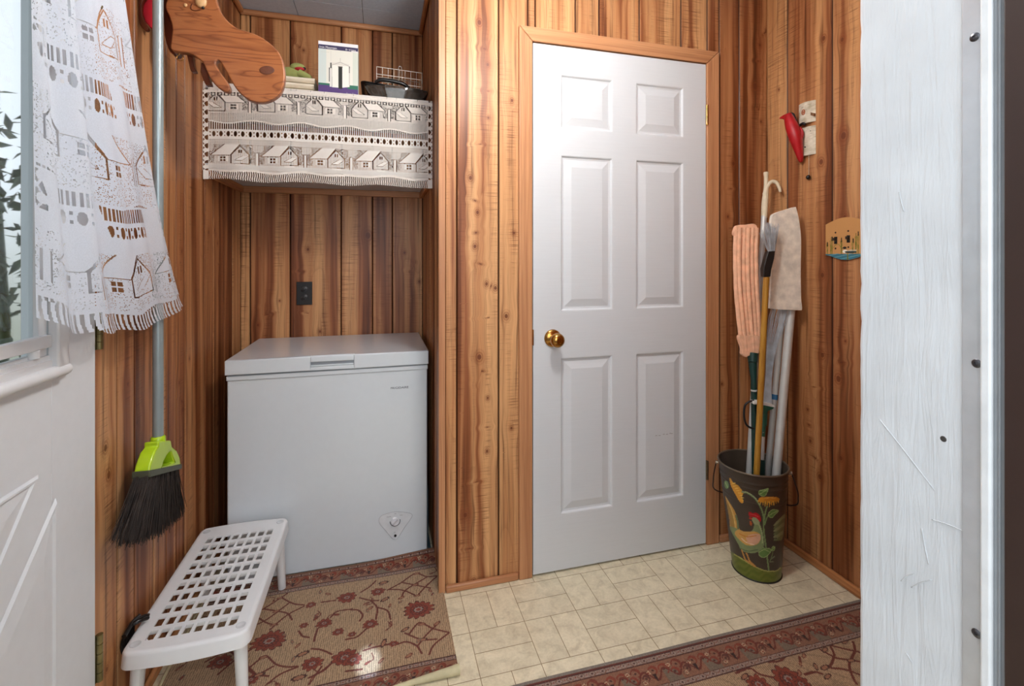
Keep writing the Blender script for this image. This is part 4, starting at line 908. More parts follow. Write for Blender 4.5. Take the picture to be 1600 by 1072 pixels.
def border_strip(X, Y, C, y0, y1):
    put(C, (Y >= y0) & (Y < y1), GRY*1.12); put(C, (np.abs(Y-y0) < .0022) | (np.abs(Y-y1) < .0022), DRK); q = np.mod(X, .034)-.017; ym = (y0+y1)/2
    put(C, (Y > y0) & (Y < y1) & (np.abs(np.abs(q)-(.012-np.abs(Y-ym)*1.0)) < .0014), TAN*.78); put(C, (np.hypot(q, Y-ym) < .0030), DRK)
    put(C, (np.hypot(np.abs(q)-.017, (Y-ym)) < .0022), RED)
def main_border(X, Y, C, y0, y1, rg):
    H = y1-y0; m0 = (Y >= y0) & (Y < y1); put(C, m0, (128, 88, 66)); P = .135; q = np.mod(X+.02, P)/P; t = (Y-y0)/H
    zone = m0 & (np.sin(q*2*PI*1) > .45) & (t < .6); put(C, zone, (112, 96, 80))
    for cx, cy, r, col in ((.12, .62, .19, RED), (.33, .40, .14, RED), (.45, .70, .17, RED*.9), (.62, .38, .12, DRK*1.3), (.86, .66, .15, RED)):
        d = np.hypot((q-cx)*P, (t-cy)*H); th = np.arctan2((t-cy)*H, (q-cx)*P); put(C, m0 & (np.abs(d-r*H*1.1) < .0036+.0018*np.sin(th*2)) & (th > -1.3), col); put(C, m0 & (d < .0036), DRK)
    for cx, cy in ((.27, .74), (.74, .60), (.55, .22)):
        d = np.hypot((q-cx)*P, (t-cy)*H); th = np.arctan2(t-cy, q-cx); put(C, m0 & (d < .010*(.75+.25*np.sin(th*6))), DRK); put(C, m0 & (d < .008*(.75+.25*np.sin(th*6))), LGT*.92); put(C, m0 & (d < .003), RED)
    put(C, m0 & (np.abs(t-.45-.22*np.sin(q*4*PI)) < .055), VINE); w = (q > .78) & (q < .90) & (t > .15) & (t < .50) & (np.abs(q-.84) < (t-.1)*.12); put(C, m0 & w, DRK*.7)
def finish(C, rg): C *= (1+.07*rg.normal(0, 1, C.shape[:2]))[..., None]; return lin(np.clip(C, 0, 255))
RUGM = vcol('rug_weave', .82, bump=(900., .35), spec=.2, mulnoise=(6., .06), sheen=.2)
# left rug in front of the freezer
RX0, RX1, RY0, RY1 = -.600, .222, 1.385, 1.9765
X, Y, C, rg = rug_canvas(RX0, RX1, RY0, RY1, .0017, 3)
A = lambda *l: zp(l, 380, 860, 5.056); B = lambda *l: zp(l, 540, 860, 5.056)
vw = .0031
for l in (A((480, 445), (400, 435), (330, 400), (300, 385)), A((150, 480), (300, 385), (420, 300)), A((60, 620), (190, 555), (360, 430)), A((480, 455), (360, 515), (270, 585), (210, 640)), A((120, 545), (200, 590), (270, 600)), A((170, 475), (260, 490), (350, 510), (385, 560)),
          A((620, 425), (700, 415), (730, 410)), A((690, 545), (740, 500), (860, 480)), A((590, 630), (565, 700), (560, 730)), A((700, 835), (620, 800), (540, 790)), A((720, 890), (600, 980), (520, 1020)), A((560, 1000), (640, 960), (700, 900)),
          A((20, 970), (150, 860), (190, 850)), A((200, 860), (260, 915), (340, 935), (430, 930)), A((0, 1072), (120, 1000), (240, 930)), A((430, 935), (300, 990), (190, 1072)), A((40, 960), (100, 1000), (200, 1010)), A((520, 700), (470, 690), (440, 650)),
          A((620, 930), (570, 1000), (520, 1072)), A((-120, 800), (0, 900), (100, 1000)), A((-200, 1000), (-60, 880), (60, 800)), A((-300, 900), (-120, 800), (20, 700)),
          B((330, 325), (440, 265), (550, 195), (640, 220), (720, 215)), B((340, 320), (450, 325), (560, 370)), B((450, 265), (550, 285), (670, 310)), B((565, 370), (640, 290), (720, 220)), B((440, 385), (480, 320), (640, 225)),
          B((120, 345), (190, 300), (240, 250)), B((110, 390), (200, 410), (260, 410)), B((200, 410), (250, 470), (240, 560)), B((250, 465), (330, 490), (355, 560)), B((40, 485), (100, 490), (135, 530), (110, 575)),
          B((500, 680), (560, 600), (600, 585), (690, 630), (815, 660)), B((470, 670), (600, 720), (720, 715)), B((410, 760), (480, 740), (560, 770), (600, 830)), B((815, 665), (700, 760), (660, 840)), B((570, 770), (640, 680), (720, 600)), B((140, 810), (240, 780), (390, 750)), B((0, 720), (90, 700), (160, 640)), B((0, 970), (130, 955))):
    stroke(X, Y, C, l, vw, VINE)
for (z, r, n_, sd) in ((A((205, 728))[0], .047, 13, 1), (B((575, 478))[0], .047, 13, 2), (A((820, 388))[0], .030, 9, 3), (A((640, 590))[0], .023, 8, 4), (A((545, 908))[0], .028, 9, 5), (A((800, 860))[0], .034, 9, 6), (B((195, 600))[0], .023, 8, 7), (B((255, 338))[0], .023, 8, 8),
                      (B((60, 880))[0], .025, 9, 9), (A((535, 445))[0], .016, 7, 10), (A((480, 605))[0], .013, 6, 11), (A((750, 660))[0], .017, 7, 12), (B((380, 755))[0], .013, 6, 13), (B((50, 680))[0], .012, 6, 14), (A((-180, 900))[0], .03, 9, 15), (A((-330, 760))[0], .03, 9, 16), (A((60, 1040))[0], .02, 8, 17)):
    rosette(X, Y, C, z, r, n_, seed=sd, rot=sd)
for (z, r, a) in ((A((262, 492))[0], .013, 0.3), (A((240, 600))[0], .012, .2), (A((290, 388))[0], .012, 0), (A((470, 830))[0], .020, .3), (A((440, 1020))[0], .022, .1), (A((125, 1000))[0], .017, .2), (A((160, 860))[0], .014, 0), (A((580, 530))[0], .012, 1.2), (A((430, 765))[0], .012, .9), (A((670, 360))[0], .011, 2.6),
                  (B((300, 265))[0], .019, .1), (B((310, 400))[0], .018, .5), (B((550, 283))[0], .014, .1), (B((560, 195))[0], .014, 0), (B((565, 368))[0], .012, 0), (B((600, 597))[0], .013, .1), (B((300, 750))[0], .018, 1.2), (B((355, 600))[0], .014, 1.5), (B((190, 475))[0], .014, .6), (B((350, 450))[0], .010, 1.2), (B((610, 720))[0], .015, 0), (B((470, 640))[0], .016, .5), (B((720, 590))[0], .014, .6), (B((440, 385))[0], .013, .4), (B((670, 330))[0], .011, 2.), (B((280, 890))[0], .012, .8), (B((500, 850))[0], .014, .5)):
    leafy(X, Y, C, z, r, a, col=VINE if r < .015 else DRK)
lr_ = random.Random(12)
for k in range(34):
    z = (lr_.uniform(-.58, .20), lr_.uniform(1.47, 1.87)); a_ = lr_.uniform(0, PI); leafy(X, Y, C, z, lr_.uniform(.007, .012), a_, col=VINE if k % 2 else GRY*.7, fill=TAN if k % 3 else RED)
    if k % 2: stroke(X, Y, C, [z, (z[0]+.02*math.cos(a_), z[1]+.02*math.sin(a_)), (z[0]+.035*math.cos(a_+.7), z[1]+.035*math.sin(a_+.7))], .0016, VINE)
main_border(X, Y, C, 1.900, 1.960, rg); border_strip(X, Y, C, 1.882, 1.900); border_strip(X, Y, C, 1.957, 1.968); border_strip(X, Y, C, 1.434, 1.450); main_border(X, Y, C, 1.380, 1.434, rg)
m = Y > 1.967; put(C, m, TAN*.8)
zz = .006+.005*np.clip((Y-1.93)/.04, 0, 1)+.016*np.clip((Y-1.90)/.07, 0, 1)**2*np.clip((X+.1)/.3, 0, 1)+.0012*np.sin(X*14+Y*9)
cr = np.clip((1.405-Y)/.02, 0, 1)*np.clip((X-.02)/.2, 0, 1); zz = zz+.016*cr**1.5
rug1 = empty('floor_rug', (-.19, 1.68, 0), 'flowered beige and rust rug lying in front of the freezer, one corner rolled', 'rug')
grid_mesh('rug_pile', np.stack([X, Y, zz], -1), RUGM, rug1, paint=finish(C, rg))
BKM = plain('rug_backing', (196, 186, 150), .9, bump=(400., .6), vary=.12)
bm = bmesh.new(); box(bm, RX0, .221, RY0+.02, RY1, .0004, .0045); mk('rug_backing', bm, BKM, rug1)
bm = bmesh.new(); P = [(.020+.204*i/14, 1.386, .0045+.0105*(i/14)) for i in range(15)]
tube(bm, P, [.004+.0095*(i/14) for i in range(15)], 16); mk('rolled_edge', bm, BKM, rug1, smooth=60)
bm = bmesh.new(); tube(bm, [(RX0-.002, 1.40+.04*i, .006+.002*math.sin(i*1.3)) for i in range(14)], .0065, 8, flat=.7); mk('left_selvage', bm, BKM, rug1, smooth=60)
bm = bmesh.new()
for i in range(60):
    y = 1.40+rng.random()*.55; L = rng.uniform(.002, .006); tube(bm, [(.2205, y, .003), (.2205+L, y+rng.normal(0, .002), .002)], .0005, 3)
tag(mk('frayed_edge', bm, BKM, rug1), kind='stuff')
# near right rug
QX0, QX1, QY0, QY1 = .24, 1.640, .36, 1.306
X, Y, C, rg = rug_canvas(QX0, QX1, QY0, QY1, .0021, 9)
D = lambda *l: zp(l, 1150, 920, 7.055)
for l in (D((0, 950), (150, 900), (260, 965), (430, 1005)), D((360, 830), (480, 820), (540, 770)), D((760, 970), (870, 940), (950, 960)), D((1040, 650), (1080, 740), (1060, 830), (1020, 890)), D((1040, 640), (1200, 680), (1360, 715)), D((1090, 780), (1220, 800), (1360, 820)), D((1050, 895), (1200, 910), (1360, 965)), D((930, 690), (1060, 760)), D((1290, 600), (1310, 700), (1250, 850), (1290, 1000), (1330, 1072)), D((700, 770), (710, 840))): stroke(X, Y, C, l, .0036, VINE)
for i in range(3):
    x = .42+i*.42; rosette(X, Y, C, (x, .62), .055, 12, .9, seed=i); rosette(X, Y, C, (x+.2, .82), .045, 11, .9, seed=i+4); rosette(X, Y, C, (x, 1.0), .04, 10, .9, seed=i+9)
    stroke(X, Y, C, [(x, .62), (x+.08, .72), (x+.2, .82), (x+.1, .95), (x, 1.0)], .004, VINE)
rosette(X, Y, C, D((580, 1020))[0], .040, 10, 1, seed=3); rosette(X, Y, C, D((250, 1080))[0], .030, 9, 1, seed=5); rosette(X, Y, C, D((720, 1080))[0], .026, 9, 1, seed=6)
for (z, r, a) in ((D((95, 990))[0], .017, .4), (D((980, 890))[0], .018, .2), (D((1270, 810))[0], .015, 0), (D((880, 880))[0], .014, 1.), (D((1010, 990))[0], .016, .3), (D((710, 850))[0], .010, 1.), (D((750, 760))[0], .012, .6), (D((980, 690))[0], .016, .4), (D((700, 950))[0], .012, .8), (D((1200, 600))[0], .016, .3)): leafy(X, Y, C, z, r, a, col=VINE if r < .013 else DRK)
border_strip(X, Y, C, 1.176, 1.194); main_border(X, Y, C, 1.194, 1.266, rg); border_strip(X, Y, C, 1.269, 1.288); put(C, (Y > 1.289) & (Y < 1.2935), RED*.8); put(C, Y >= 1.2935, (122, 114, 104))
rug2 = empty('floor_rug', (.94, .83, 0), 'bordered beige and rust rug at the lower right, running under the white jamb', 'rug')
zz = .0055*np.clip((1.308-Y)/.006, 0, 1)**.5+.0008*np.sin(X*11+Y*7)
grid_mesh('rug_pile', np.stack([X, Y, zz], -1), RUGM, rug2, paint=finish(C, rg))
bm = bmesh.new(); box(bm, QX0, QX1, QY0, 1.304, .0003, .0040); mk('rug_backing', bm, plain('grey_backing', (120, 116, 106), .9), rug2)

# ------------------------------------------------------------------ painted bucket
bk = empty('bucket', (1.42, 1.545, 0), 'tall brown metal bucket painted with a rooster and sunflowers in the corner', 'bucket')
c0 = np.array((1.420, 1.547)); c1 = np.array((1.396, 1.541)); r0, r1, BH = .086, .1225, .422
NP_, NZ = 320, 190; ph, zz = np.meshgrid(np.linspace(0, 2*PI, NP_), np.linspace(0, BH, NZ)); f = zz/BH
rad = r0+(r1-r0)*f+.0016*np.exp(-((zz-.385)/.004)**2)+.0014*np.exp(-((zz-.365)/.003)**2)+.0012*np.exp(-((zz-.31)/.004)**2)
PX = c0[0]+(c1[0]-c0[0])*f+rad*np.cos(ph); PY = c0[1]+(c1[1]-c0[1])*f+rad*np.sin(ph)
dp = PX*Fv[0]+PY*Fv[1]; sx = 800+FPX*(PX*Rv[0]+PY*Rv[1])/dp; sy = HZ-FPX*(zz-CAMH)/dp
nx = np.cos(ph)*(PX)+np.sin(ph)*(PY); front = nx < 0
u = (sx-1125)*5.642; v = (sy-735)*5.642
C = np.empty(u.shape+(3,)); C[:] = (66, 56, 48)
def pp(poly, col, cr=True):
    poly = [tuple(p) for p in (smooth_loop([(a, b, 0) for a, b in poly], 4) if cr else poly)]; C[inpoly(u, v, poly) & front] = col
def ps(pts, w, col): C[(dpoly(u, v, cr2(pts, 5)) < w) & front] = col
gnd = 1.0*(v > 730+(u-130)*.42+20*np.sin(u/90)) if False else None
hill = np.interp(u, [100, 130, 200, 280, 360, 430, 490, 540], [715, 735, 780, 830, 870, 888, 885, 850])
back_h = .085+.0*ph
gm_ = np.where(front, v > hill, zz < .095); st_ = .5+.5*np.sin(v*.11+u*.02+np.sin(u*.05)*2)
C[gm_] = (np.array((92, 104, 34))[None]*(1-st_[gm_][:, None]*.35)+np.array((134, 134, 60))[None]*st_[gm_][:, None]*.35)
ps([(125, 740), (200, 785), (290, 840), (380, 880), (440, 890), (500, 885), (530, 860)], 5, (168, 166, 90))
# sunflower on the left
for k in range(15):
    a0 = (150, 175); th = math.radians(-125+k*17+0); 
    bx_, by_ = 112+k*5.4, 110+k*9.5; ex, ey = bx_+(-22+ (k/14)*40), by_+(-32 if k < 3 else 6+22*(k/14)) 
    pp([(bx_-10, by_-6), (ex, ey), (bx_+14, by_+8), (bx_+4, by_+16)], (214, 152, 48) if k % 2 else (226, 176, 76), False)
pp([(84, 70), (100, 80), (118, 120), (150, 125), (190, 170), (205, 205), (190, 235), (205, 280), (190, 290), (165, 265), (140, 220), (118, 180), (95, 130)], (212, 150, 50))
for k in range(7): ps([(105+k*14, 120+k*20), (135+k*12, 112+k*22)], 3, (232, 190, 96))
pp([(38, 100), (52, 92), (70, 105), (78, 140), (66, 162), (48, 155), (38, 130)], (110, 142, 88)); ps([(46, 108), (58, 130), (66, 152)], 3, (170, 186, 130))
ps([(195, 190), (250, 205), (310, 250), (350, 310), (375, 370), (385, 430), (385, 520), (400, 640), (415, 760), (430, 880)], 7, (118, 140, 92)); ps([(198, 186), (252, 200), (312, 245), (352, 305)], 2.5, (170, 184, 140))
ps([(415, 320), (400, 370), (392, 430)], 6, (122, 144, 92)); ps([(425, 395), (405, 440), (395, 480)], 5, (122, 144, 92))
# sunflower on the right
for k in range(10):
    bx_ = 345+k*18; ex = bx_+(k-4.5)*2; ey = 300+28*math.sin((k+1)/11*PI)-(0 if 1 < k < 8 else 18); pp([(bx_-9, 262), (ex, ey), (bx_+12, 262)], (224, 172, 70) if k % 2 else (210, 150, 46), False)
pp([(338, 258), (360, 238), (430, 234), (500, 236), (526, 256), (500, 272), (430, 272), (360, 276)], (196, 128, 42)); pp([(342, 262), (352, 244), (378, 242), (388, 262), (372, 280), (352, 278)], (206, 140, 44)); ps([(390, 246), (440, 242), (490, 244)], 3, (222, 166, 84))
def leaf(pts, vein):
    pp(pts, (98, 132, 70)); ps(vein, 2.5, (168, 186, 120)); C[(np.abs(dpoly(u, v, [tuple(p) for p in smooth_loop([(a, b, 0) for a, b in pts], 4)])) < 3) & front] = (150, 170, 110)
leaf([(342, 205), (350, 178), (385, 172), (424, 160), (412, 200), (395, 226), (362, 222)], [(350, 210), (390, 185), (420, 165)])
leaf([(428, 380), (455, 350), (490, 348), (516, 358), (490, 385), (462, 415), (432, 408)], [(430, 400), (470, 375), (512, 358)])
leaf([(345, 700), (375, 680), (400, 690), (440, 690), (450, 712), (420, 750), (380, 768), (345, 745)], [(350, 720), (390, 700), (440, 720)])
leaf([(456, 690), (468, 672), (484, 676), (478, 705), (462, 708)], [(460, 700), (478, 680)]); ps([(440, 800), (462, 740), (466, 706)], 2.5, (120, 140, 90)); ps([(452, 780), (480, 760)], 6, (110, 116, 90)); ps([(440, 808), (470, 806)], 4, (110, 116, 90))
for k in range(6): pp([(570-k*3, 385+k*36), (520-k*4, 430+k*34), (480, 470+k*26), (474, 490+k*26), (530-k*2, 480+k*28), (572-k*5, 430+k*36)], (112, 122, 84) if k % 2 else (142, 148, 108))
# rooster
pp([(46, 225), (75, 270), (120, 340), (150, 410), (165, 480), (175, 560), (150, 600), (118, 560), (90, 510), (84, 440), (70, 360), (58, 290)], (196, 146, 66)); pp([(60, 290), (100, 350), (120, 430), (125, 520), (105, 520), (88, 440)], (168, 130, 60)); ps([(56, 245), (95, 330), (125, 430), (140, 540)], 4, (220, 186, 110)); ps([(140, 400), (158, 470), (160, 560)], 8, (104, 116, 78))
pp([(290, 410), (320, 430), (350, 470), (372, 530), (384, 600), (388, 660), (365, 700), (300, 730), (230, 722), (185, 700), (160, 650), (110, 560), (85, 500), (120, 500), (180, 530), (250, 545), (290, 520), (300, 470), (285, 440)], (126, 142, 98))
pp([(130, 560), (160, 520), (220, 540), (300, 540), (350, 560), (360, 600), (340, 640), (300, 662), (240, 660), (190, 630)], (206, 158, 84)); pp([(230, 590), (300, 560), (355, 570), (352, 620), (310, 655), (260, 652)], (214, 166, 138)); ps([(170, 560), (240, 585), (320, 575)], 4, (196, 124, 46)); ps([(190, 600), (240, 640), (300, 656)], 4, (230, 200, 170))
ps([(345, 480), (370, 560), (374, 640)], 4, (166, 178, 130)); ps([(180, 690), (250, 712), (330, 700)], 5, (92, 108, 76))
pp([(285, 420), (330, 425), (352, 470), (320, 480), (292, 460)], (150, 160, 120))
pp([(250, 372), (268, 366), (290, 378), (312, 374), (332, 380), (352, 400), (362, 430), (352, 455), (325, 425), (295, 412), (262, 410)], (170, 26, 34)); ps([(258, 382), (300, 392), (340, 410)], 3, (206, 70, 70)); pp([(256, 418), (278, 420), (284, 434), (262, 428)], (190, 60, 40)); pp([(262, 450), (274, 446), (282, 470), (274, 490), (264, 476)], (176, 84, 40))
for l in ([(190, 700), (205, 740), (222, 785), (240, 800), (300, 845)], [(232, 730), (250, 770), (262, 800), (315, 850)]): ps(l, 6, (188, 134, 70))
BKP = vcol('painted_tin', .33, spec=.4, mulnoise=(45., .10))
grid_mesh('bucket_shell', np.stack([PX, PY, zz], -1), BKP, bk, paint=lin(np.clip(C, 0, 255)))
bm = bmesh.new(); 
def bring(z, rr, n=64): f = z/BH; cc = c0+(c1-c0)*f; return [bm.verts.new((cc[0]+rr*math.cos(2*PI*k/n), cc[1]+rr*math.sin(2*PI*k/n), z)) for k in range(n)]
R_ = [bring(BH-.001, r1-.001), bring(.30, .1095), bring(.2, .101), bring(.008, r0-.002)]
for a, b in zip(R_[:-1], R_[1:]):
    for k in range(64): bm.faces.new((a[k], a[(k+1) % 64], b[(k+1) % 64], b[k]))
bm.faces.new(R_[-1]); mk('bucket_lining', bm, plain('brown_tin', (70, 60, 50), .4), bk, smooth=60)
bm = bmesh.new(); tube(bm, [(c1[0]+(r1+.0005)*math.cos(t), c1[1]+(r1+.0005)*math.sin(t), BH) for t in np.linspace(0, 2*PI, 65)], .0034, 8, cap=False); mk('rim', bm, plain('rim_tin', (104, 92, 78), .3, .3), bk, smooth=60)
bm = bmesh.new(); tube(bm, [(c0[0]+(r0+.0005)*math.cos(t), c0[1]+(r0+.0005)*math.sin(t), .003) for t in np.linspace(0, 2*PI, 65)], .003, 8, cap=False); mk('base_ring', bm, plain('base_black', (30, 28, 24), .5), bk, smooth=60)
ea = Vector((.79, -.61, 0)); cb_ = Vector((c1[0], c1[1], .402)); bkd = Vector((.61, .79, 0))
tinw = plain('handle_wire', (60, 40, 34), .4, .4)
pl_, pr_ = cb_-ea*(r1+.004), cb_+ea*(r1+.006)
for p in (pl_, pr_): bm = bmesh.new(); tube(bm, [p-ea*.004, p+ea*.006] if p is pr_ else [p+ea*.004, p-ea*.006], .0065, 12); mk('handle_ear', bm, plain('ear_tin', (150, 138, 120), .35, .6), bk, smooth=50)
bm = bmesh.new(); P = []
for k in range(25): a = PI*k/24; P.append(cb_-ea*(r1+.012)*math.cos(a)*(1+.10*math.sin(a))+ea*.012*math.sin(a)+Vector((0, 0, -.125*math.sin(a)**.8))+bkd*(.165*math.sin(a)))
P = arc([pr_+ea*.004, pr_+ea*.016+Vector((0, 0, -.035)), pr_+ea*.026+Vector((0, 0, -.085)), pr_+ea*.010+bkd*.03+Vector((0, 0, -.135)), cb_+bkd*.118+Vector((0, 0, -.17)), pl_-ea*.0+bkd*.06+Vector((0, 0, -.14)), pl_-ea*.014+Vector((0, 0, -.07)), pl_-ea*.004], 6)
tube(bm, P, .0026, 8); mk('bail_handle', bm, tinw, bk, smooth=60)

# ------------------------------------------------------------------ long-handled tools standing in the bucket
def rim_pt(top, px, py, tf, zf=.02):
    """point where a handle crosses the rim so that its straight line ends at depth tf on the bucket's bottom"""
    lo, hi = 1.6, 2.1
    for _ in range(40):
        m = (lo+hi)/2; p = at(px, py, m); k = (zf-top[2])/(p[2]-top[2]); e = (top+(p-top)*k)-Cv; lo, hi = (m, hi) if float(e@Fv) < tf else (lo, m)
    return at(px, py, m)
def pole(bm, top, mid, r, zb=.03, n=16, mat=0):
    """straight handle from top through mid down to height zb"""
    a, b = V3(top), V3(mid); d = (b-a); t = (zb-a.z)/d.z; tube(bm, [a, a+d*t], r, n, mat=mat); return a+d*t
SV = plain('silver_handle', (206, 208, 206), .4, .3, vary=.03); WHT = plain('cream_plastic', (224, 212, 184), .4); DGN = plain('dark_green_plastic', (18, 54, 48), .35)
# boat hook
bh = empty('boat_hook', (1.42, 1.60, .03), 'silver boat hook with a cream plastic hook end, tallest thing in the bucket', 'boat hook')
t0 = at(1194, 335, 2.035); m0 = rim_pt(t0, 1170.5, 735, 1.915)
bm = bmesh.new(); pole(bm, t0, m0, .0115); mk('pole', bm, SV, bh, smooth=50)
bm = bmesh.new(); e = [at(1194, 340, 2.035), at(1195, 318, 2.035), at(1197, 295, 2.035), at(1197, 276, 2.035), at(1197, 269, 2.035)]
tube(bm, arc(e, 4), [.0125, .0125, .0128, .0130, .0130, .0125, .0118, .0110, .0100, .0092, .0088, .0086, .0086, .0098, .0104, .0104, .0100], 18)
tube(bm, arc([at(1195.5, 304, 2.035), at(1199, 291, 2.032), at(1206, 284, 2.028), at(1213, 285.5, 2.022), at(1217, 292, 2.018), at(1219.5, 300, 2.014)], 5), [.0115, .0105, .0098, .0092, .0088, .0086, .0084, .0083, .0082, .0081, .0080, .0080, .0078, .0078, .0076, .0074, .0074, .0072, .0072, .0070, .0068, .0066, .0064, .0062, .0060, .0050], 14)
mk('hook', bm, WHT, bh, smooth=60)
# orange sponge mop
om = empty('strip_mop', (1.40, 1.56, .03), 'mop with pale orange chenille strips and dark green handle, standing head up', 'mop')
TO = 1.965; OR = plain('orange_chenille', (240, 186, 152), .95, bump=(260., 1.), vary=.14)
def stripbar(bm, pts, w, th, T):
    """soft flat strip: pts are pixel centres at distance T"""
    P = [V3(at(x, y, T)) for x, y in pts]; rr = [w/FPX*T/2]*len(P); tube(bm, arc(P, 5), [rr[0]*(1+.05*math.sin(i*2.1)) for i in range((len(P)-1)*5+1)], 12)
lefts = [(1149, 1152, 1160), (1154.5, 1158, 1165), (1161.5, 1164, 1171), (1168, 1170.5, 1177), (1174.5, 1177, 1182), (1181, 1183, 1186)]
for i, (a, b, c) in enumerate(lefts):
    bm = bmesh.new(); stripbar(bm, [(a+1, 356), (a+.0, 400), (a+1.2, 450), (b+1.5, 490), (c, 548)], 7.0, 4, TO-(.004 if i in (1, 3) else 0)); mk('mop_strip', bm, OR, om, smooth=80)
bm = bmesh.new(); P = [V3(at(x, y, TO-.008)) for x, y in smooth_loop([(1147.5, 368), (1149, 355), (1155, 351.5), (1165, 351), (1177, 349.5), (1183, 353), (1185, 364), (1183, 369), (1166, 368)], 4)]; prism(bm, P, V3(Fv*.02)); mk('mop_top_cuff', bm, OR, om, bevel=.003, seg=3)
bm = bmesh.new(); P = [V3(at(x, y, TO-.012)) for x, y in smooth_loop([(1155, 526), (1160, 545), (1160, 554), (1166, 558.5), (1171, 556), (1176, 559.5), (1185, 556), (1187, 527), (1170, 524)], 4)]; prism(bm, P, V3(Fv*.026)); mk('mop_bottom_cuff', bm, OR, om, bevel=.005, seg=3)
bm = bmesh.new(); tube(bm, [at(1176, 552, TO), at(1176, 566, TO-.01)], [.021, .0175], 16); tube(bm, [at(1176, 566, TO-.01), at(1177.5, 590, TO-.02)], [.0165, .0125], 16); pole(bm, at(1177.5, 588, TO-.02), rim_pt(at(1177.5, 588, TO-.02), 1180, 735, 1.885), .0118); mk('handle', bm, DGN, om, smooth=40)
bm = bmesh.new(); a, b = V3(at(1177.9, 609, 1.935)), V3(at(1177.95, 611, 1.935)); tube(bm, [a, b], .0124, 16); mk('handle_band', bm, SV, om, smooth=40)
bm = bmesh.new(); tube(bm, arc([at(1178, 626, 1.90), at(1170, 628, 1.90), at(1164, 634, 1.90), at(1162.5, 648, 1.90), at(1165, 661, 1.90), at(1170, 667, 1.90), at(1178, 670, 1.895)], 5), .0042, 10); mk('crank_loop', bm, blk, om, smooth=60)
# grill brush with yellow cane handle
gb = empty('wire_brush', (1.42, 1.52, .03), 'long wooden-handled wire brush with a black ferrule in front of the white mop', 'brush')
TB = 1.86; bm = bmesh.new(); pole(bm, at(1197.5, 433, TB), rim_pt(at(1197.5, 433, TB), 1182.5, 735, 1.815), .0112); mk('wooden_handle', bm, trim_wood('yellow_cane', 'z', (150, 98, 30), (188, 140, 56), .35), gb, smooth=50)
bm = bmesh.new(); P = [V3(at(x, y, TB-.010)) for x, y in ((1193.5, 433), (1193, 420), (1198, 400), (1200.5, 393), (1211.5, 392), (1210, 404), (1206, 420), (1204, 433))]; prism(bm, P, V3(Fv*.026)); mk('ferrule', bm, plain('black_rubber', (18, 18, 18), .5), gb, bevel=.003)
bm = bmesh.new()
for k in range(80):
    a = rng.random(); g2 = rng.random()*.02-.008; b = a*1.0+rng.normal(0, .06); p = at(1200.5+10.5*a, 394, TB+g2); ex = 1189+27*b; q = at(ex, 348+5*abs(b-.5)+rng.uniform(-2, 8)+(10 if b < .12 else 0), TB+g2*1.6); mid = (p+q)/2+Rv*rng.normal(0, .0008); tube(bm, [p, mid, q], [.0006]*3, 4, cap=False)
tag(mk('wire_bristles', bm, plain('grey_wire', (186, 192, 198), .4, .2, vary=.3), gb), kind='stuff')
# white flat mop on a silver pole
wm = empty('flat_mop', (1.45, 1.55, .03), 'off-white terry flat mop on a thick silver pole, leaning on the right wall', 'mop')
TW = 1.895; TE = plain('white_terry', (230, 222, 208), .95, bump=(150., 1.), vary=.16)
ol = smooth_loop([(1206, 340), (1212, 333), (1230, 327), (1242, 323.5), (1244.5, 326), (1249, 345), (1252, 375), (1251.5, 420), (1252, 465), (1253.5, 483), (1248, 485), (1225, 484), (1206, 482.5), (1203.5, 478), (1205, 440), (1206, 400), (1205, 365)], 4)
bm = bmesh.new(); P = [V3(at(x, y, TW)) for x, y in ol]; prism(bm, P, V3(Fv*.018)); mk('terry_pad', bm, TE, wm, bevel=.006, seg=4)
bm = bmesh.new(); pole(bm, at(1237, 470, TW+.035), rim_pt(at(1237, 470, TW+.035), 1213.5, 735, 1.835), .0158, n=24); mk('pole', bm, SV, wm, smooth=50)
# thinner silver pole with a blue band
sp_ = empty('broom_pole', (1.44, 1.57, .03), 'thinner silver pole with a blue tape band, left of the thick silver one', 'pole')
bm = bmesh.new(); a = at(1223, 478, 1.950); b = rim_pt(a, 1200, 735, 1.885); pole(bm, a, b, .0118); mk('pole', bm, SV, sp_, smooth=50)
d = (b-a)/(b-a)[2]; z1, z2 = at(1211, 619, 1.9)[2], at(1211, 627, 1.9)[2]; bm = bmesh.new(); tube(bm, [a+d*(z1-a[2]), a+d*(z2-a[2])], .0123, 16); mk('tape_band', bm, plain('blue_tape', (44, 104, 150), .4), sp_, smooth=40)
# leaf rake, wires up
lr = empty('wire_rake', (1.42, 1.56, .03), 'small wire rake with thin grey tines bundled above its green socket', 'rake')
TR = 1.895; bm = bmesh.new()
for k in range(26):
    a = k/25; x0 = 1192.5+13*a; x2 = 1205+26*a+rng.normal(0, .8); P = [at(x0, 632, TR), at(1196+10*a, 590, TR+.004), at(1198+15*a, 545, TR+.01+rng.normal(0, .003)), at(x2-3, 500, TR+.015), at(x2+2, 482-rng.random()*4, TR+.012)]
    tube(bm, arc(P, 4), .0008, 5)
tag(mk('tines', bm, plain('rake_wire', (184, 194, 202), .4, .2, vary=.2), lr, smooth=60), 'bundled thin grey wires', kind='stuff')
GS = plain('green_socket', (34, 92, 74), .4)
bm = bmesh.new(); P = [V3(at(x, y, TR-.012)) for x, y in ((1178, 628), (1190, 628), (1205, 631), (1211, 634), (1211, 637), (1190, 632.5), (1178, 632))]; prism(bm, P, V3(Fv*.030)); mk('socket_cap', bm, plain('white_cap', (226, 226, 222), .4), lr, bevel=.001)
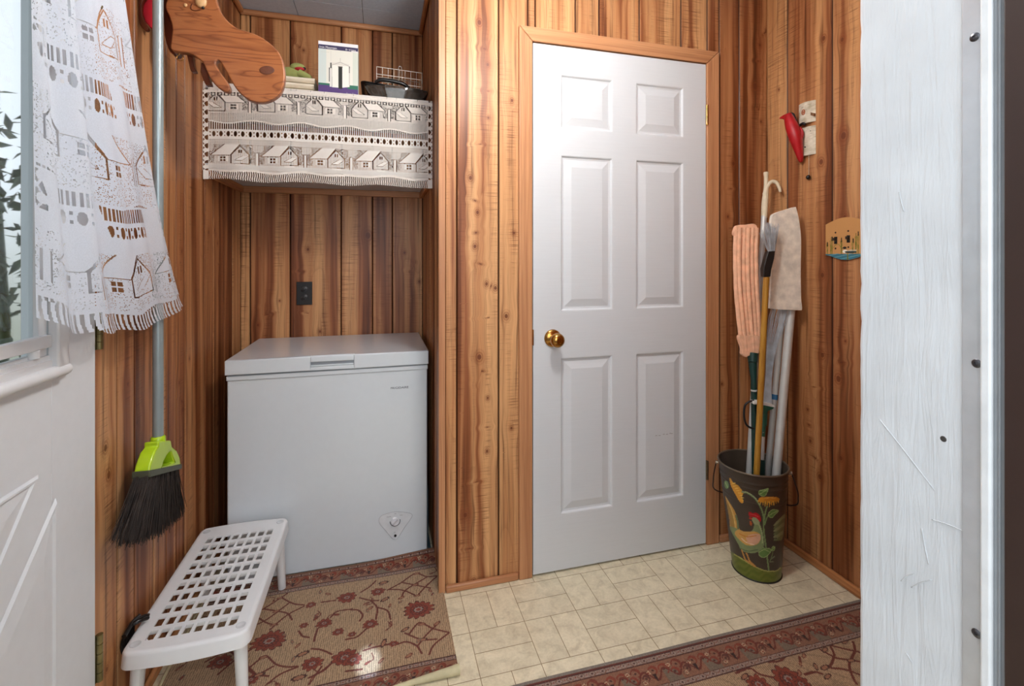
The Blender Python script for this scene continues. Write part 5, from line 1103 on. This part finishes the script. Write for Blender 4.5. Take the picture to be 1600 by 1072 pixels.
bm = bmesh.new(); P = [V3(at(x, y, TR-.010)) for x, y in ((1188, 633), (1210, 636), (1208, 639), (1200, 642), (1198, 647), (1190, 647))]; prism(bm, P, V3(Fv*.026)); tube(bm, [at(1194, 645, TR), at(1193.5, 664, TR)], [.0120, .0110], 16); tube(bm, [at(1192.5, 664, TR-.002), at(1191.5, 682, TR-.01)], [.0100, .0085], 14); mk('socket', bm, GS, lr, smooth=40)
bm = bmesh.new(); ra = at(1192, 675, TR-.008); rb_ = rim_pt(ra, 1190.5, 718, 1.845); tube(bm, [ra, rb_], .0080, 14); mk('pole', bm, SV, lr, smooth=50)
bm = bmesh.new(); pole(bm, rb_, rb_+(rb_-ra), .0125); mk('grip', bm, DGN, lr, smooth=50)

# ------------------------------------------------------------------ cardinal ornament and painted switch plate on the right wall
cd = empty('bird_ornament', (XR-.02, 1.52, 1.60), 'red cardinal on a strip of birch bark with a bead hanging below', 'ornament')
def W(zx, zy, x): p = onX(1210+zx/7.15, 150+zy/7.15, x); return (x, float(p[1]), float(p[2]))
def birch():
    n = N('birch_bark'); o = n.obj(); f = n.noise(n.mapv(o, (30, 30, 260)), 1., 3.); f2 = n.noise(n.mapv(o, (30, 30, 30)), 1., 3.)
    c = n.ramp(f2, [(.3, L4((176, 164, 138))), (.6, L4((216, 208, 190)))]); c = n.mix(n.math('MULTIPLY', n.math('SUBTRACT', f, .58, clamp=True), 4., clamp=True), c, L4((110, 96, 76))); n.set(color=c, rough=.75); n.bump(f, .4, .002); return n.m
BI = birch(); xb_ = XR-.001
def bark(name, zz_, bulge, mat):
    y0, y1 = W(275, 100, XR)[1], W(465, 100, XR)[1]; z0, z1 = W(400, zz_[1], XR)[2], W(400, zz_[0], XR)[2]
    bm = bmesh.new(); P = []
    for k in range(13): a = PI*k/12; P.append((xb_-bulge*math.sin(a)**.7, y0+(y1-y0)*(k/12), z0))
    P = P+[(xb_, y1, z0), (xb_, y0, z0)]; prism(bm, P[1:-1] if False else [p for i, p in enumerate(P) if i not in (0,)], (0, 0, z1-z0)); return mk(name, bm, mat, cd, smooth=50)
bark('birch_strip', (66, 300), .017, BI); bark('birch_strip', (345, 662), .014, BI)
bm = bmesh.new(); y0, y1 = W(300, 100, XR)[1], W(465, 100, XR)[1]; prism(bm, [(xb_-.010, y0, W(0, 296, XR)[2]), (xb_-.012, (y0+y1)/2, W(0, 300, XR)[2]), (xb_-.010, y1, W(0, 350, XR)[2]), (xb_-.010, y1, W(0, 380, XR)[2]), (xb_-.012, (y0+y1)/2, W(0, 330, XR)[2]), (xb_-.010, y0, W(0, 350, XR)[2])], (.009, 0, 0)); mk('torn_bark', bm, plain('inner_bark', (120, 86, 56), .8, vary=.3), cd)
kc_ = W(322, 182, XR-.0185); bm = bmesh.new(); tube(bm, [(kc_[0]+.0005, kc_[1]+.0068*math.cos(t), kc_[2]+.0095*math.sin(t)) for t in np.linspace(0, 2*PI, 20)], .0022, 6, cap=False); bmesh.ops.create_icosphere(bm, subdivisions=2, radius=.004, matrix=Matrix.Translation((kc_[0]+.001, kc_[1], kc_[2])) @ Matrix.Diagonal((.3, 1, 1.6, 1))); mk('bark_knot', bm, plain('rust_knot', (172, 96, 60), .7, vary=.3), cd, smooth=60)
RB = plain('cardinal_red', (176, 20, 30), .42, vary=.12)
def Wd(zx, zy, off): p = onX(1210+zx/7.15, 150+zy/7.15, XR-off); return Vector((float(p[0]), float(p[1]), float(p[2])))
bm = bmesh.new(); tube(bm, arc([Wd(160, 205, .040), Wd(165, 250, .044), Wd(190, 330, .044), Wd(222, 420, .042), Wd(245, 500, .038), Wd(270, 600, .028), Wd(290, 690, .021), Wd(297, 738, .016)], 5),
    list(np.interp(np.linspace(0, 1, 36), [0, .04, .14, .3, .45, .6, .75, .9, 1], [.006, .018, .023, .029, .031, .027, .019, .013, .007])), 18, flat=.8); mk('bird_body', bm, RB, cd, smooth=80)
bm = bmesh.new(); tube(bm, arc([Wd(160, 235, .041), Wd(110, 232, .043), Wd(55, 250, .046)], 5), [.017, .0165, .016, .015, .014, .0125, .011, .009, .007, .005, .002], 12, flat=.6); mk('crest', bm, RB, cd, smooth=80)
bm = bmesh.new(); tube(bm, arc([Wd(290, 350, .030), Wd(310, 420, .026), Wd(290, 500, .028), Wd(235, 560, .032)], 5), list(np.interp(np.linspace(0, 1, 16), [0, .3, .7, 1], [.006, .013, .012, .004])), 12, flat=.5); mk('wing', bm, RB, cd, smooth=80)
bm = bmesh.new(); tube(bm, arc([Wd(185, 200, .040), Wd(210, 215, .038), Wd(235, 280, .034), Wd(245, 300, .034)], 4), [.007]*5+[.006]*4+[.004]*3+[.002], 10); mk('black_face', bm, blk, cd, smooth=80)
bm = bmesh.new(); tube(bm, arc([Wd(290, 322, .020), Wd(318, 308, .022), Wd(345, 318, .020)], 4), .0055, 8); mk('bird_feet', bm, blk, cd, smooth=60)
bm = bmesh.new(); tube(bm, [Wd(385, 655, .008), Wd(385, 880, .008)], .0011, 6); mk('cord', bm, plain('string_grey', (190, 180, 160), .6), cd)
bm = bmesh.new(); bmesh.ops.create_icosphere(bm, subdivisions=3, radius=.0088, matrix=Matrix.Translation(Wd(378, 908, .010))); mk('bead', bm, plain('black_bead', (16, 16, 18), .15), cd, smooth=80)
for q in ((343, 571), (402, 390)):
    bm = bmesh.new(); bmesh.ops.create_icosphere(bm, subdivisions=2, radius=.0030 if q[0] < 380 else .0016, matrix=Matrix.Translation(Wd(*q, .0155))); mk('bark_dot', bm, blk, cd, smooth=80)
# switch plate
sw = empty('switch_plate', (XR-.005, 1.37, 1.22), 'wooden double switch plate painted with cattails and a loon on blue water', 'switch plate')
y0, y1, z0, z1 = 1.449, 1.285, 1.207, 1.372; gy, gz = np.meshgrid(np.linspace(y0, y1, 150), np.linspace(z0, z1, 150)); a = (y0-gy)/(y0-y1); 
ztop = 1.345+.022*np.sin(np.clip(a, 0, 1)*PI); zbot = 1.228-.018*np.sin(np.clip(a, 0, 1)*PI)**1.5
zz = zbot+(gz-z0)/(z1-z0)*(ztop-zbot); C = np.empty(gy.shape+(3,)); C[:] = (192, 140, 86)
# u,v of the zoomed photograph on this plate: u 215..760 over the width seen
uu = 215+(y0-gy)/(y0-1.313)*530; vv = 905-(zz-1.210)/(1.362-1.210)*685
C[vv > 805+(uu-215)*.0] = (54, 110, 128); m = (vv > 800) & (np.sin(uu*.03+vv*.12) > .75); C[m] = (96, 150, 160)
C[(vv > 835) & (uu < 300)] = (150, 66, 44)
for xx, yt in ((245, 590), (300, 520), (322, 505), (470, 530), (640, 540), (690, 470), (722, 440), (565, 900)):
    for dx in (-14, 0, 12): C[dpoly(uu, vv, [(xx+dx*.2, 800), (xx+dx, yt+abs(dx)*4)]) < 3.2] = (122, 120, 40) if dx else (88, 92, 34)
for xx, yt in ((245, 640), (322, 545), (470, 575), (650, 590), (722, 480)): C[(np.abs(uu-xx) < 9) & (np.abs(vv-yt) < 36)] = (66, 48, 22)
C[(np.abs(dpoly(uu, vv, [(345, 700), (375, 650), (425, 640), (465, 700)])) < 5)] = (140, 126, 40)
def el(cx, cy, rx, ry, col): C[((uu-cx)/rx)**2+((vv-cy)/ry)**2 < 1] = col
el(525, 765, 38, 30, (226, 224, 214)); el(520, 705, 30, 20, (18, 24, 22)); el(610, 775, 90, 20, (24, 48, 48)); C[(np.abs(vv-750) < 12) & (uu > 560) & (uu < 700) & (np.mod(uu, 18) < 8)] = (210, 214, 204); C[inpoly(uu, vv, [(470, 712), (505, 695), (505, 715)])] = (20, 24, 22)
front_ = np.stack([np.full(gy.shape, XR-.0085), gy, zz], -1)
grid_mesh('painted_face', front_, vcol('painted_board', .5), sw, paint=lin(C))
bm = bmesh.new(); edge = [(XR-.0084, gy[0, i], zz[0, i]) for i in range(0, 150, 6)]+[(XR-.0084, y1, zz[0, -1])]+[(XR-.0084, gy[-1, i], zz[-1, i]) for i in range(149, -1, -6)]
prism(bm, edge, (.0079, 0, 0)); mk('plate_board', bm, plain('plate_wood', (170, 112, 64), .5), sw)
def SP(u_, v_): return (XR-.0088, y0-(u_-215)/530*(y0-1.313), 1.210+(905-v_)/685*(1.362-1.210))
for (u_, v_) in ((381, 575), (577, 560)):
    p = SP(u_, v_); bm = bmesh.new(); box(bm, p[0]-.0004, p[0]+.001, p[1]-.0062, p[1]+.0062, p[2]-.0135, p[2]+.0135); tg = mk('toggle_slot', bm, plain('slot_black', (4, 4, 4), .8), sw)
    bm = bmesh.new(); prism(bm, [(p[0], p[1]-.0040, p[2]-.004), (p[0], p[1]+.0040, p[2]-.004), (p[0], p[1]+.0040, p[2]+.006), (p[0], p[1]-.0040, p[2]+.006)], (-.011, 0, .004)); mk('toggle', bm, plain('brown_toggle', (40, 28, 22), .35), tg, bevel=.001)
for (u_, v_) in ((378, 443), (575, 428), (378, 712), (577, 695)):
    p = SP(u_, v_); bm = bmesh.new(); lathe(bm, [(0, .0), (.0034, .0), (.0030, .0010), (0, .0014)], p, (-1, 0, 0), 12); mk('plate_screw', bm, plain('dark_screw', (40, 26, 20), .4, .4), sw, smooth=40)

# ceiling fixture that gives the room its light
cf = empty('ceiling_light', (.40, 1.0, 2.0), 'white glass globe lamp hanging on a short rod from the entry ceiling', 'ceiling light')
bm = bmesh.new(); lathe(bm, [(0, -.001), (.06, -.001), (.06, -.012), (.012, -.020), (.006, -.022), (.006, -.16), (.035, -.165), (.038, -.185), (0, -.186)], (.40, 1.0, T), (0, 0, 1), 40); mk('base', bm, plain('fixture_white', (230, 230, 228), .4), cf, smooth=40)
em = N('lamp_glass'); em.set(color=(1, .97, .92, 1), rough=.4); em.b.inputs['Emission Color'].default_value = (1, .950, .895, 1); em.b.inputs['Emission Strength'].default_value = LAMP
bm = bmesh.new(); bmesh.ops.create_icosphere(bm, subdivisions=3, radius=.098, matrix=Matrix.Translation((.40, 1.0, 2.10))); mk('glass_shade', bm, em.m, cf, smooth=60)

# shrubbery outside the left door's window
hg = bmesh.new(); hr = random.Random(5)
for k in range(2600):
    c = Vector((-1.55-hr.random()*.5, hr.uniform(.2, 3.2), hr.uniform(.0, 1.9+.25*hr.random()))); a = Matrix.Rotation(hr.uniform(0, PI), 3, Vector((hr.random()-.5, hr.random()-.5, hr.random()-.5)).normalized()); L = hr.uniform(.03, .06)
    hg.faces.new([hg.verts.new(c+a @ Vector(p)) for p in ((-L, 0, 0), (0, -L*.4, .004), (L, 0, 0), (0, L*.4, .004))])
for y in (.5, 1.1, 1.7, 2.3, 2.9): tube(hg, [(-1.8, y, -.05), (-1.78, y+.03, .9), (-1.80, y-.02, 1.7)], .02, 6)
tag(mk('hedge', hg, plain('hedge_leaves', (62, 78, 50), .6, vary=.5)), 'dark green hedge outside, seen through the left door window', 'hedge')
